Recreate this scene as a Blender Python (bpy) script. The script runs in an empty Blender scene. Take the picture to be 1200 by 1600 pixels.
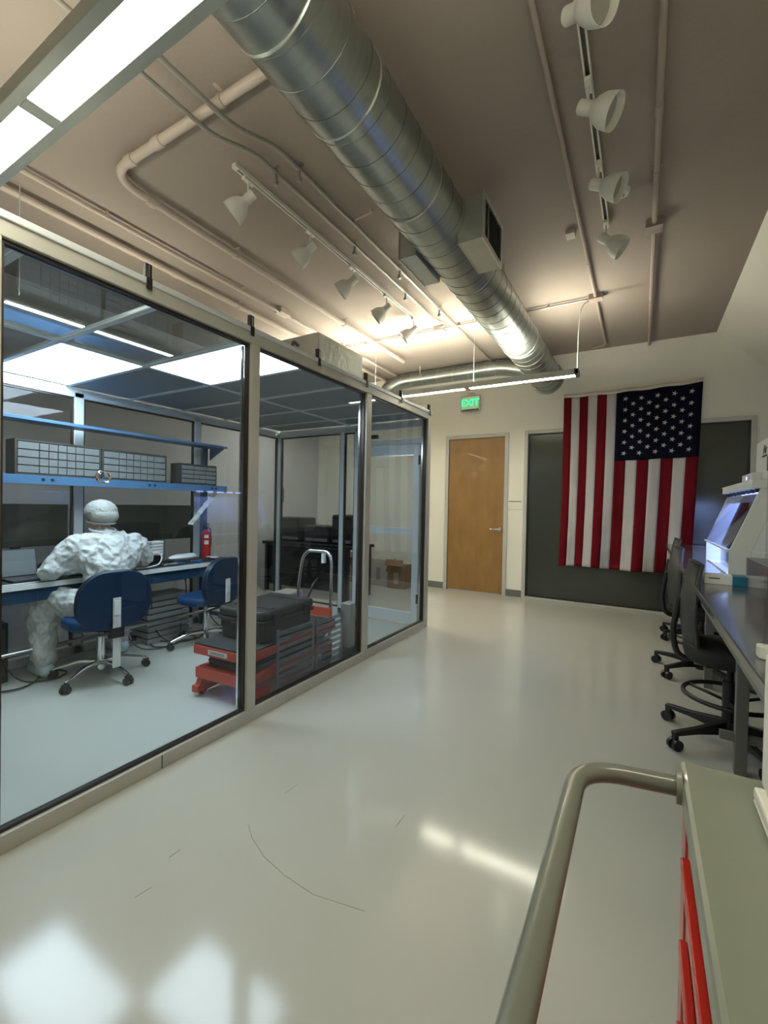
import bpy, bmesh, math, random
from math import pi, sin, cos, radians
from mathutils import Matrix, Vector, Euler
random.seed(7)
S = bpy.context.scene
COL = S.collection

# ------------------------------------------------------------------ camera
cam_d = bpy.data.cameras.new('camera'); cam = bpy.data.objects.new('camera', cam_d); COL.objects.link(cam)
cam_d.sensor_fit = 'HORIZONTAL'; cam_d.sensor_width = 36; cam_d.lens = 36*689/1200; cam_d.clip_start = .02
RX = Vector((0.86298006, 0.50488173, 0.01897006)); DN = Vector((0.02344182, -0.00250562, -0.99972206)); FW = Vector((-0.50469387, 0.86318489, -0.01399765))
mw = Matrix.Identity(4)
for i in range(3):
    mw[i][0] = RX[i]; mw[i][1] = -DN[i]; mw[i][2] = -FW[i]
mw[0][3], mw[1][3], mw[2][3] = 0, 0, 1.3
cam.matrix_world = mw; S.camera = cam

# ------------------------------------------------------------------ world and exposure
w = bpy.data.worlds.new('world'); S.world = w; w.use_nodes = True
w.node_tree.nodes['Background'].inputs[0].default_value = (.75, .8, .9, 1); w.node_tree.nodes['Background'].inputs[1].default_value = .3
S.view_settings.view_transform = 'Standard'; S.view_settings.look = 'None'; S.view_settings.gamma = 1
S.view_settings.use_curve_mapping = False; S.view_settings.exposure = 0.2
PEND_UP, PEND_DN, LED = 62.0, 34.0, 18.0       # luminous panel strengths
WARM = (1, .95, .75); COOL = (.83, .95, 1)

# ------------------------------------------------------------------ materials
def P(name, col, rough=.5, metal=0, var=.06, scale=6, bump=0, bscale=60, coat=0, alpha=1, spec=.5, stretch=None, rvar=0):
    m = bpy.data.materials.new(name); m.use_nodes = True; n = m.node_tree.nodes; l = m.node_tree.links
    b = n['Principled BSDF']; b.inputs['Roughness'].default_value = rough; b.inputs['Metallic'].default_value = metal
    b.inputs['Coat Weight'].default_value = coat; b.inputs['Alpha'].default_value = alpha; b.inputs['Specular IOR Level'].default_value = spec
    tc = n.new('ShaderNodeTexCoord'); mp = n.new('ShaderNodeMapping'); l.new(tc.outputs['Object'], mp.inputs[0])
    if stretch: mp.inputs['Scale'].default_value = stretch
    nz = n.new('ShaderNodeTexNoise'); nz.inputs['Scale'].default_value = scale; nz.inputs['Detail'].default_value = 4; l.new(mp.outputs[0], nz.inputs[0])
    mx = n.new('ShaderNodeMix'); mx.data_type = 'RGBA'; l.new(nz.outputs[0], mx.inputs[0])
    mx.inputs[6].default_value = (*[c*(1-var) for c in col], 1); mx.inputs[7].default_value = (*[min(1, c*(1+var)) for c in col], 1)
    l.new(mx.outputs[2], b.inputs['Base Color'])
    if rvar:
        mr = n.new('ShaderNodeMapRange'); l.new(nz.outputs[0], mr.inputs[0]); mr.inputs[3].default_value = max(.02, rough-rvar); mr.inputs[4].default_value = rough+rvar
        l.new(mr.outputs[0], b.inputs['Roughness'])
    if bump:
        n2 = n.new('ShaderNodeTexNoise'); n2.inputs['Scale'].default_value = bscale; n2.inputs['Detail'].default_value = 3; l.new(mp.outputs[0], n2.inputs[0])
        bp = n.new('ShaderNodeBump'); bp.inputs['Strength'].default_value = bump; bp.inputs['Distance'].default_value = .01
        l.new(n2.outputs[0], bp.inputs['Height']); l.new(bp.outputs[0], b.inputs['Normal'])
    return m
def EM(name, col, st, back=.6):
    m = bpy.data.materials.new(name); m.use_nodes = True; n = m.node_tree.nodes; l = m.node_tree.links
    n.remove(n['Principled BSDF']); e = n.new('ShaderNodeEmission'); e.inputs[0].default_value = (*col, 1); e.inputs[1].default_value = st
    l.new(e.outputs[0], n['Material Output'].inputs[0]); return m
def GL(name, tint, ior=1.5, rough=0.0, extra=0.0):
    m = bpy.data.materials.new(name); m.use_nodes = True; n = m.node_tree.nodes; l = m.node_tree.links
    n.remove(n['Principled BSDF'])
    t = n.new('ShaderNodeBsdfTransparent'); t.inputs[0].default_value = (*tint, 1)
    g = n.new('ShaderNodeBsdfGlossy'); g.inputs['Roughness'].default_value = rough
    f = n.new('ShaderNodeFresnel')
    # the rear face of a thin sheet reflects like its front face
    geo = n.new('ShaderNodeNewGeometry'); mr = n.new('ShaderNodeMapRange'); l.new(geo.outputs['Backfacing'], mr.inputs[0]); mr.inputs[3].default_value = ior; mr.inputs[4].default_value = 1/ior; l.new(mr.outputs[0], f.inputs[0])
    a = n.new('ShaderNodeMath'); a.operation = 'ADD'; a.use_clamp = True; a.inputs[1].default_value = extra; l.new(f.outputs[0], a.inputs[0])
    mx = n.new('ShaderNodeMixShader'); l.new(a.outputs[0], mx.inputs[0]); l.new(t.outputs[0], mx.inputs[1]); l.new(g.outputs[0], mx.inputs[2])
    l.new(mx.outputs[0], n['Material Output'].inputs[0]); return m

M = dict(
 floor=P('floor_epoxy', (.47, .475, .43), .11, var=.06, scale=1.3, bump=.025, bscale=3.5, rvar=.02, spec=.33),
 ceiling=P('ceiling_paint', (.33, .28, .245), .85, var=.07, scale=1.2, bump=.15, bscale=30),
 wall=P('wall_paint', (.84, .83, .73), .6, var=.03, scale=2, bump=.05, bscale=90),
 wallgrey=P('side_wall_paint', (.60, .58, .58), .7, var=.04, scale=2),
 alum=P('painted_aluminium', (.50, .49, .44), .38, .25, var=.05, scale=9),
 alumw=P('white_aluminium', (.66, .70, .72), .35, .2, var=.04, scale=9),
 gasket=P('black_gasket', (.025, .024, .022), .35, var=.1),
 bronze=P('dark_bronze_metal', (.06, .05, .045), .3, .6, var=.1),
 chrome=P('chrome', (.72, .72, .72), .12, 1, var=.05),
 steel=P('brushed_steel', (.5, .5, .5), .3, 1, var=.1, scale=20),
 galv=P('galvanised_steel', (.40, .435, .42), .34, 1, var=.22, scale=5, stretch=(1, 6, 1), bump=.05, bscale=10, rvar=.05),
 ductseam=P('duct_seam', (.22, .24, .23), .4, .9),
 galvseam=P('bright_galvanised_seam', (.70, .73, .70), .3, 1, var=.05),
 galvbox=P('galvanised_box_steel', (.52, .55, .53), .42, .85, var=.1, scale=14),
 conduit=P('metal_conduit', (.42, .40, .36), .4, .6, var=.1),
 taupe=P('painted_conduit', (.40, .33, .29), .6, var=.06),
 taupelt=P('painted_pipe', (.55, .47, .41), .55, var=.06),
 white=P('white_enamel', (.80, .79, .73), .35, var=.02),
 whitecool=P('white_plastic', (.74, .76, .77), .4, var=.03),
 socket=P('lamp_interior', (.12, .11, .09), .5),
 lens=P('lamp_lens', (.35, .35, .32), .15),
 pendhouse=P('pendant_housing', (.58, .60, .55), .4, .4, var=.04),
 wood=P('maple_veneer', (.29, .162, .050), .38, var=.34, scale=3.2, stretch=(2.2, 3, .8), coat=.2),
 frame=P('door_frame_paint', (.50, .50, .46), .45, var=.03),
 film=P('dark_window_film', (.045, .052, .043), .16, var=.15, scale=1.2, spec=.6),
 base=P('rubber_baseboard', (.16, .17, .16), .5),
 red=P('flag_red', (.13, .004, .010), .75, spec=.12, var=.12, scale=9, bump=.15, bscale=250),
 fwhite=P('flag_white', (.50, .49, .49), .8, spec=.12, var=.05, scale=9, bump=.15, bscale=250),
 navy=P('flag_navy', (.002, .003, .012), .75, spec=.12, var=.2, bump=.1, bscale=250),
 heading=P('flag_heading_canvas', (.62, .58, .50), .8, bump=.2, bscale=300),
 coverall=P('white_coverall_fabric', (.52, .54, .53), .55, var=.04, scale=14, bump=.55, bscale=16),
 cap=P('bouffant_cap_fabric', (.36, .37, .35), .7, var=.18, scale=40, bump=.6, bscale=60),
 bootie=P('blue_shoe_cover', (.45, .60, .62), .6, bump=.4, bscale=30),
 skin=P('skin', (.58, .33, .25), .5, var=.06),
 hair=P('dark_hair', (.06, .045, .035), .7),
 glove=P('nitrile_glove', (.25, .35, .5), .4),
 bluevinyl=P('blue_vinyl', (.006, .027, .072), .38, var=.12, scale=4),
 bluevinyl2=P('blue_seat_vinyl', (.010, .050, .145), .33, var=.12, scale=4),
 black=P('black_plastic', (.012, .012, .013), .4, var=.15),
 blacksoft=P('black_rubber', (.02, .02, .021), .7, var=.15),
 label=P('paper_label', (.62, .62, .60), .6, var=.1, scale=40),
 beamblue=P('blue_steel', (.075, .19, .36), .4, .1, var=.06),
 deskblue=P('dark_blue_steel', (.02, .058, .12), .4, .1, var=.06),
 mat=P('black_bench_mat', (.035, .035, .033), .6, var=.2),
 bin=P('dark_cabinet_steel', (.045, .043, .035), .5),
 drawer=P('frosted_drawer', (.20, .21, .21), .3, var=.18, scale=20),
 screen=P('switched_off_screen', (.022, .024, .018), .2, spec=.6),
 lapscreen=P('grey_screen', (.20, .22, .23), .3, var=.06),
 redfire=P('extinguisher_red', (.42, .02, .02), .3),
 lift=P('orange_red_enamel', (.52, .055, .025), .4, var=.08, scale=8),
 case=P('case_plastic', (.022, .022, .021), .5, var=.15, bump=.25, bscale=120),
 carton=P('cardboard', (.30, .17, .09), .8, var=.12, bump=.1, bscale=50),
 cartonpale=P('pale_cardboard', (.48, .42, .36), .8, var=.08),
 purple=P('violet_print', (.18, .15, .42), .6, var=.3, scale=15),
 benchtop=P('stainless_bench', (.24, .25, .27), .16, .75, var=.06, rvar=.04),
 benchleg=P('grey_steel_frame', (.17, .175, .16), .45, .2, var=.06),
 mesh=P('grey_chair_plastic', (.035, .037, .035), .55, var=.1),
 seatf=P('dark_seat_fabric', (.02, .021, .019), .85, var=.2, scale=30, bump=.3, bscale=200),
 bscwhite=P('hood_white_enamel', (.66, .70, .70), .4, var=.03),
 bscback=P('hood_interior', (.70, .74, .78), .4),
 teal=P('teal_print', (.01, .16, .27), .5),
 cartgrey=P('cart_grey_paint', (.20, .212, .17), .33, var=.05, scale=5, coat=.2),
 tube=P('handle_grey_paint', (.16, .17, .14), .25, var=.04, coat=.4),
 cartred=P('cart_red_paint', (.46, .018, .012), .3, coat=.3),
 tray=P('white_tray', (.66, .65, .58), .4),
 trayin=P('tray_contents', (.25, .21, .18), .6, var=.25, scale=25),
 foil=P('foil', (.62, .62, .60), .28, .9, var=.15, scale=9, bump=.6, bscale=18),
 tile=P('cleanroom_tile', (.20, .22, .25), .5, var=.06),
 cable=P('black_cable', (.012, .012, .012), .5),
 wcable=P('white_cable', (.7, .7, .7), .5),
 darkgrey=P('dark_grey_plastic', (.05, .052, .055), .5),
 greyplas=P('grey_plastic', (.25, .25, .25), .5, var=.1),
 scuff=P('scuff_rubber', (.36, .35, .31), .3, var=.15, scale=30),
 bluetool=P('blue_tool_plastic', (.02, .1, .3), .4),
 columnpaint=P('column_paint', (.05, .055, .06), .6),
 glass=GL('clear_panel', (.84, .89, .93), 1.45),
 glassd=GL('clear_rear_panel', (.80, .82, .85), 1.35),
 acryl=GL('clear_acrylic', (.90, .92, .93), 1.45, .02, .01),
 cleartile=GL('clear_ceiling_tile', (.75, .78, .80), 1.4, .02),
 smoke=P('smoky_slat', (.22, .22, .24), .3, alpha=.5),
 plasticbag=GL('crinkled_clear_plastic', (.78, .80, .83), 1.5, .12, .12),
 sash=GL('hood_sash', (.80, .84, .92), 1.25, .02, .0),
 em_up=EM('pendant_uplight', WARM, PEND_UP*.35), em_up_far=EM('far_pendant_uplight', WARM, PEND_UP*2.2), em_dn_far=EM('far_pendant_lens', WARM, PEND_DN*1.5), em_dn=EM('pendant_lens', WARM, PEND_DN*.75),
 em_led=EM('led_panel_light', COOL, LED), em_bsc=EM('hood_lamp', (.40, .52, 1), 16),
 em_green=EM('exit_green', (.05, .9, .35), 1.3), em_face=EM('exit_face_glow', (.45, .75, .38), .55),
 em_blue=EM('blue_indicator', (.3, .25, 1), 3),
)

# ------------------------------------------------------------------ mesh builder
class MB:
    def __init__(s): s.v = []; s.f = []; s.T = Matrix.Identity(4)
    def add(s, vs, fs):
        o = len(s.v); s.v += [tuple(s.T @ Vector(p)) for p in vs]; s.f += [tuple(i+o for i in f) for f in fs]; return s
    def box(s, a, b, rot=None, c=None):
        x0, y0, z0 = [min(a[i], b[i]) for i in range(3)]; x1, y1, z1 = [max(a[i], b[i]) for i in range(3)]
        vs = [Vector(p) for p in [(x0,y0,z0),(x1,y0,z0),(x1,y1,z0),(x0,y1,z0),(x0,y0,z1),(x1,y0,z1),(x1,y1,z1),(x0,y1,z1)]]
        if rot:
            ctr = Vector(c) if c else (vs[0]+vs[6])/2; R = Euler(rot).to_matrix(); vs = [R @ (p-ctr)+ctr for p in vs]
        return s.add(vs, [(0,3,2,1),(4,5,6,7),(0,1,5,4),(1,2,6,5),(2,3,7,6),(3,0,4,7)])
    def tube(s, pts, r, n=10, closed=False, cap=True):
        pts = [Vector(p) for p in pts]; N = len(pts); rs = r if isinstance(r, (list, tuple)) else [r]*N
        rings = []; up = None
        for i, p in enumerate(pts):
            if closed: t = (pts[(i+1) % N]-pts[i-1])
            else: t = pts[min(i+1, N-1)]-pts[max(i-1, 0)]
            t.normalize()
            if up is None:
                a = Vector((0, 0, 1)) if abs(t.z) < .9 else Vector((1, 0, 0)); up = (a-a.dot(t)*t).normalized()
            else: up = (up-up.dot(t)*t).normalized()
            sd = t.cross(up); rings.append([p+rs[i]*(cos(2*pi*k/n)*up+sin(2*pi*k/n)*sd) for k in range(n)])
        vs = [q for r_ in rings for q in r_]; fs = []
        for i in range(N if closed else N-1):
            j = (i+1) % N
            for k in range(n): fs.append((i*n+k, i*n+(k+1) % n, j*n+(k+1) % n, j*n+k))
        if cap and not closed: fs += [tuple(range(n-1, -1, -1)), tuple((N-1)*n+k for k in range(n))]
        return s.add(vs, fs)
    def cyl(s, a, b, r, r2=None, n=20): return s.tube([a, b], [r, r if r2 is None else r2], n)
    def lathe(s, prof, org=(0,0,0), axis=(0,0,1), n=24):
        ax = Vector(axis).normalized(); a = Vector((0,0,1)) if abs(ax.z) < .9 else Vector((1,0,0)); u = (a-a.dot(ax)*ax).normalized(); v = ax.cross(u); o = Vector(org)
        vs = []; 
        for (r, h) in prof: vs += [o+ax*h+r*(cos(2*pi*k/n)*u+sin(2*pi*k/n)*v) for k in range(n)]
        fs = [(i*n+k, i*n+(k+1) % n, (i+1)*n+(k+1) % n, (i+1)*n+k) for i in range(len(prof)-1) for k in range(n)]
        if prof[0][0] > 1e-4: fs.append(tuple(range(n-1, -1, -1)))
        if prof[-1][0] > 1e-4: fs.append(tuple((len(prof)-1)*n+k for k in range(n)))
        return s.add(vs, fs)
    def prism(s, poly, o, u, v, d):            # poly in (u,v) plane at o, extruded by vector d
        o, u, v, d = map(Vector, (o, u, v, d)); n = len(poly)
        a = [o+u*p[0]+v*p[1] for p in poly]; b = [q+d for q in a]
        return s.add(a+b, [tuple(range(n-1, -1, -1)), tuple(range(n, 2*n))]+[(i, (i+1) % n, (i+1) % n+n, i+n) for i in range(n)])
    def ball(s, c, r, n=16, m=10):
        c = Vector(c); r = Vector(r) if isinstance(r, (tuple, list, Vector)) else Vector((r, r, r)); vs = [c+Vector((0,0,-r.z))]
        for i in range(1, m):
            t = -pi/2+pi*i/m; vs += [c+Vector((r.x*cos(t)*cos(2*pi*k/n), r.y*cos(t)*sin(2*pi*k/n), r.z*sin(t))) for k in range(n)]
        vs.append(c+Vector((0,0,r.z))); fs = [(0, 1+(k+1) % n, 1+k) for k in range(n)]
        for i in range(m-2):
            for k in range(n): a = 1+i*n; fs.append((a+k, a+(k+1) % n, a+n+(k+1) % n, a+n+k))
        a = 1+(m-2)*n; L = len(vs)-1; fs += [(a+k, a+(k+1) % n, L) for k in range(n)]
        return s.add(vs, fs)
    def limb(s, pts, rs):                        # tapered chain with balls at the joints
        for i, p in enumerate(pts):
            s.ball(p, rs[i], 14, 8)
            if i: s.cyl(pts[i-1], p, rs[i-1], rs[i], 14)
        return s
    def build(s, name, mat, parent=None, bevel=0, smooth=False, loc=None, seg=2):
        me = bpy.data.meshes.new(name); me.from_pydata(s.v, [], s.f); me.materials.append(M[mat] if isinstance(mat, str) else mat)
        bm = bmesh.new(); bm.from_mesh(me); bmesh.ops.recalc_face_normals(bm, faces=bm.faces)
        if smooth:
            for f in bm.faces: f.smooth = len(f.verts) <= 4
            for e in bm.edges:
                if len(e.link_faces) == 2 and e.calc_face_angle(0) > radians(38): e.smooth = False
        bm.to_mesh(me); bm.free()
        o = bpy.data.objects.new(name, me); COL.objects.link(o)
        if parent: o.parent = parent
        if loc: o.location = loc
        if bevel:
            b = o.modifiers.new('bevel', 'BEVEL'); b.width = bevel; b.segments = seg; b.limit_method = 'ANGLE'; b.harden_normals = False
        return o
def B(a, b, rot=None, c=None): return MB().box(a, b, rot, c)
def tag(o, label=None, cat=None, group=None, kind=None):
    if label: o['label'] = label
    if cat: o['category'] = cat
    if group: o['group'] = group
    if kind: o['kind'] = kind
    return o
def thing(name, label, cat, loc=(0,0,0), rz=0, group=None):
    o = bpy.data.objects.new(name, None); COL.objects.link(o); o.location = loc; o.rotation_euler = (0, 0, rz); o.empty_display_size = .05
    return tag(o, label, cat, group)
def struct(name, loc=(0,0,0)):
    o = bpy.data.objects.new(name, None); COL.objects.link(o); o.location = loc; o.empty_display_size = .05; o['kind'] = 'structure'; return o
def copy_tree(o, parent=None):
    c = o.copy(); COL.objects.link(c)
    if parent: c.parent = parent
    for ch in list(o.children): copy_tree(ch, c)
    return c
def text(name, s, size, mat, parent, loc, rot, ext=.001, align='CENTER', bold=0):
    cu = bpy.data.curves.new(name, 'FONT'); cu.body = s; cu.size = size; cu.extrude = ext; cu.align_x = align; cu.align_y = 'CENTER'; cu.offset = bold
    t = bpy.data.objects.new(name, cu); COL.objects.link(t); bpy.context.view_layer.update()
    me = bpy.data.meshes.new_from_object(t.evaluated_get(bpy.context.evaluated_depsgraph_get())); me.name = name
    bpy.data.objects.remove(t); me.materials.clear(); me.materials.append(M[mat])
    o = bpy.data.objects.new(name, me); COL.objects.link(o); o.parent = parent; o.location = loc; o.rotation_euler = rot; return o
def arc(c, r, a0, a1, u, v, n=8):
    c, u, v = Vector(c), Vector(u), Vector(v); return [c+r*(cos(a0+(a1-a0)*i/n)*u+sin(a0+(a1-a0)*i/n)*v) for i in range(n+1)]
def fillet(pts, r, n=6):
    pts = [Vector(p) for p in pts]; out = [pts[0]]
    for i in range(1, len(pts)-1):
        a = (pts[i-1]-pts[i]); b = (pts[i+1]-pts[i]); rr = min(r, a.length*.45, b.length*.45); a.normalize(); b.normalize()
        p0 = pts[i]+a*rr; p1 = pts[i]+b*rr
        for k in range(n+1):
            t = k/n; out.append(p0*(1-t)**2+pts[i]*2*t*(1-t)+p1*t*t)
    out.append(pts[-1]); return out

# ================================================================== LARGE STRUCTURE
CZ, YB, XL, XR, YF = 3.457, 6.57, -5.3, 1.32, -3.6
def st(name, mb, mat, bevel=0): o = mb.build(name, mat, None, bevel); o['kind'] = 'structure'; return o
fl = st('floor', B((XL-.1, YF-.1, -.08), (XR+.1, YB+.1, 0)), 'floor')
st('ceiling', B((XL-.1, YF-.1, CZ), (.722, YB+.1, CZ+.1)), 'ceiling')
# white sloping bulkhead between ceiling and right wall
st('ceiling_bulkhead', MB().prism([(.722, CZ), (XR+.1, CZ-.62*(XR+.1-.722)/.598), (XR+.1, CZ+.1), (.722, CZ+.1)], (0, YF-.1, 0), (1,0,0), (0,0,1), (0, YB-YF+.2, 0)), 'wall')
DX0, DX1, DZ = -2.66, -1.775, 2.365     # door opening
WX0, WX1, WZ = -1.44, 1.07, 2.375       # interior window opening
bw = MB()
bw.box((XL-.1, YB, 0), (DX0-.05, YB+.1, CZ)); bw.box((DX0-.05, YB, DZ+.05), (DX1+.05, YB+.1, CZ)); bw.box((DX1+.05, YB, 0), (WX0-.05, YB+.1, CZ))
bw.box((WX0-.05, YB, WZ+.05), (WX1+.05, YB+.1, CZ)); bw.box((WX1+.05, YB, 0), (XR+.1, YB+.1, CZ)); bw.box((WX0-.05, YB, -.02), (WX1+.05, YB+.1, .012))
st('wall_back', bw, 'wall')
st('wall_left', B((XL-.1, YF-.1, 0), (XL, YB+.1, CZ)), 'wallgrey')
st('wall_right', B((XR, YF-.1, 0), (XR+.1, YB+.1, CZ)), 'wall')
st('wall_front', B((XL-.1, YF-.1, 0), (XR+.1, YF, CZ)), 'wall')
st('baseboard_back', B((XL, YB-.012, 0), (DX0-.055, YB, .10)), 'base')
st('baseboard_door', B((DX1+.055, YB-.012, 0), (WX0-.055, YB, .10)), 'base')
# door
d = struct('door_1', (0, YB, 0))
B((DX0, .0, .012), (DX1, .045, DZ)).build('door_slab', 'wood', d, .002)
f = MB(); f.box((DX0-.055, -.02, 0), (DX0, .09, DZ+.055)); f.box((DX1, -.02, 0), (DX1+.055, .09, DZ+.055)); f.box((DX0, -.02, DZ), (DX1, .09, DZ+.055)); f.build('door_frame', 'frame', d, .003)
B((DX0-.002, -.004, 0), (DX0+.006, .05, DZ)).build('door_seal', 'gasket', d)
h = MB().lathe([(.0, 0), (.033, .001), (.033, .012), (.012, .016), (.012, .05), (0, .051)], (DX1-.065, 0, .98), (0, -1, 0)); h.tube(fillet([(DX1-.065, -.045, .98), (DX1-.19, -.05, .98)], .02), .0095, 10); h.build('door_handle', 'chrome', d, smooth=True)
# interior window
wn = struct('window_1', (0, YB, 0))
f = MB(); f.box((WX0-.05, -.03, .0), (WX0, .09, WZ+.05)); f.box((WX1, -.03, .0), (WX1+.05, .09, WZ+.05)); f.box((WX0, -.03, WZ), (WX1, .09, WZ+.05)); f.box((WX0, -.03, .0), (WX1, .09, .03)); f.build('window_frame', 'frame', wn, .003)
f = MB(); t = .014; f.box((WX0, -.01, .03), (WX0+t, .05, WZ)); f.box((WX1-t, -.01, .03), (WX1, .05, WZ)); f.box((WX0+t, -.01, WZ-t), (WX1-t, .05, WZ)); f.box((WX0+t, -.01, .03), (WX1-t, .05, .03+t)); f.build('window_seal', 'gasket', wn)
B((WX0+t, .02, .03+t), (WX1-t, .03, WZ-t)).build('pane', 'film', wn)
# scuff marks worn into the floor
def scuff(pts, r=.002): MB().tube([(x, y, .0003) for x, y in pts], r, 4, cap=False).build('scuff', 'scuff', fl)
# ------------------------------------------------------------------ ceiling conduits
def conduit(label, pts, r, mat, clamps=(), fil=.1, grp=None, couplings=()):
    c = thing('ceiling_conduit', label, 'conduit', (0, 0, 0), 0, grp)
    MB().tube(fillet(pts, fil, 8), r, 12).build('pipe', mat, c, smooth=True)
    for (x, y, ax) in clamps:
        m = MB(); z = pts[0][2]
        if ax == 'x': m.tube([(x, y-r*1.25*0, z), (x+.001, y, z)], .001, 4)
        dx, dy = (.012, r*1.9) if ax == 'x' else (r*1.9, .012)
        m = MB(); m.box((x-dx, y-dy, CZ-.004), (x+dx, y+dy, CZ-.0002)); a = (x-.012, y, z) if ax == 'x' else (x, y-.012, z); b = (x+.012, y, z) if ax == 'x' else (x, y+.012, z)
        m.cyl(a, b, r*1.22, n=12); m.box((x-.008, y-.008, z), (x+.008, y+.008, CZ-.002)); m.build('clamp', mat, c, smooth=True)
    for (x, y, ax) in couplings:
        z = pts[0][2]; a = (x-.035, y, z) if ax == 'x' else (x, y-.035, z); b = (x+.035, y, z) if ax == 'x' else (x, y+.035, z)
        MB().cyl(a, b, r*1.25, n=14).build('coupling', mat, c, smooth=True)
    return c
conduit('thin taupe painted conduit running left of the right-hand track lights', [(-.45, YF, CZ-.03), (-.45, 6.35, CZ-.03), (-.62, 6.42, CZ-.03)], .0135, 'taupe', [(-.45, 1.2, 'y'), (-.45, 3.4, 'y'), (-.45, 4.2, 'y'), (-.45, 5.6, 'y')], .08)
conduit('taupe painted conduit nearest the right wall, with a junction box', [(.03, YF, CZ-.035), (.03, YB, CZ-.035)], .017, 'taupe', [(.03, 3.25, 'y'), (.03, 5.2, 'y')], couplings=[(.03, 2.75, 'y')])
conduit('thin conduit crossing the ceiling under the duct to the far pendant box', [(-3.9, 4.9, CZ-.03), (-.47, 4.9, CZ-.03)], .011, 'conduit', [(-3.2, 4.9, 'x'), (-2.7, 4.9, 'x'), (-1.9, 4.9, 'x'), (-.9, 4.9, 'x')])
conduit('thick cream pipe with a right-angle bend below the near pendant', [(-1.12, 1.57, CZ-.05), (-3.02, 1.57, CZ-.05), (-3.05, 5.7, CZ-.05)], .027, 'taupelt', [(-1.95, 1.57, 'x'), (-3.03, 2.6, 'y'), (-3.04, 4.2, 'y')], .2, couplings=[(-2.78, 1.57, 'x'), (-3.03, 1.85, 'y'), (-2.5, 1.57, 'x')])
conduit('grey metal conduit with an offset bend, left of its twin', [(-2.13, -1, CZ-.095), (-2.13, 1.66, CZ-.095), (-2.08, 1.92, CZ-.03), (-2.08, 4.6, CZ-.03), (-2.0, 4.83, CZ-.03), (-2.2, 4.88, CZ-.03)], .013, 'conduit', [(-2.13, 1.1, 'y'), (-2.08, 2.1, 'y'), (-2.08, 3.0, 'y'), (-2.08, 3.9, 'y')], .1)
conduit('grey metal conduit with an offset bend, right of its twin', [(-1.98, -1, CZ-.096), (-1.98, 1.68, CZ-.096), (-1.93, 1.94, CZ-.03), (-1.93, 6.3, CZ-.03)], .014, 'conduit', [(-1.98, 1.1, 'y'), (-1.93, 2.15, 'y'), (-1.93, 3.5, 'y'), (-1.93, 4.4, 'y')], .1)
conduit('cream conduit running to a junction box above the clean room edge', [(-3.5, -1, CZ-.04), (-3.5, YB, CZ-.04)], .017, 'taupelt', [(-3.5, 1.8, 'y'), (-3.5, 3.1, 'y'), (-3.5, 4.8, 'y')])
conduit('cream pipe nearest the left side of the ceiling', [(-3.78, -1, CZ-.05), (-3.78, YB, CZ-.05)], .026, 'taupelt', [(-3.78, 3.3, 'y')], couplings=[(-3.78, 2.55, 'y'), (-3.78, 4.9, 'y')])
def jbox(label, c, s, mat='taupelt'):
    o = thing('junction_box', label, 'junction box', (c[0], c[1], CZ))
    B((-s[0], -s[1], -s[2]), (s[0], s[1], -.0005)).build('box', mat, o, .003); B((-s[0]*1.04, -s[1]*1.04, -s[2]-.004), (s[0]*1.04, s[1]*1.04, -s[2])).build('cover', mat, o, .001)
jbox('taupe junction box on the conduit nearest the right wall', (.03, 3.86), (.055, .055, .06), 'taupe')
jbox('taupe junction box where the cable of the far pendant drops', (-.45, 4.9), (.06, .05, .05), 'taupe')
jbox('small grey junction box beside the end of the left track', (-2.14, 4.9), (.06, .05, .05), 'conduit')
jbox('cream junction box on a conduit above the clean room', (-3.5, 3.68), (.05, .08, .05))
jbox('pale cover box beside the thin conduit left of the track lights', (-.53, 3.7), (.03, .045, .03))
o = thing('smoke_detector', 'round white smoke detector on the ceiling beside the track lights', 'smoke detector', (-.17, 3.38, CZ))
MB().lathe([(.055, -.0005), (.055, -.012), (.045, -.03), (.03, -.034)], n=28).build('housing', 'white', o, smooth=True)
MB().lathe([(.02, -.034), (.02, -.04), (.012, -.044)], n=20).build('sensor', 'greyplas', o, smooth=True)
def sprinkler(label, x, y, arm):
    o = thing('sprinkler_head', label, 'sprinkler', (x, y, CZ))
    m = MB().cyl((0,0,-.0005), (0,0,-.03), .012); m.tube([(0,0,-.03), arm], .008, 8); m.build('pipe', 'taupelt', o, smooth=True)
    a = Vector(arm); MB().lathe([(.006, 0), (.016, .01), (.018, .013), (.004, .02)], arm, (arm[0], arm[1], arm[2])).build('deflector', 'chrome', o, smooth=True)
sprinkler('brass sprinkler head beside the duct, near the camera', -1.52, 1.86, (0, .01, -.09))
sprinkler('sprinkler stub left of the side diffusers of the duct', -1.75, 2.72, (-.13, -.01, -.05))
sprinkler('small white sprinkler above the branch duct', -3.0, 6.15, (0, 0, -.1))

# ------------------------------------------------------------------ main spiral duct
DXc, DZc, DR = -1.2, 3.15, .197
o = thing('spiral_duct', 'large galvanised spiral duct running along the ceiling to the back wall', 'duct', (DXc, 0, DZc))
m = MB(); n = 48; m.tube([(0, YF+.02+i*.5, 0) for i in range(int((YB-YF-.02)/.5)+1)]+[(0, YB-.001, 0)], DR, n, cap=False); m.build('duct_shell', 'galv', o, smooth=True)
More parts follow.
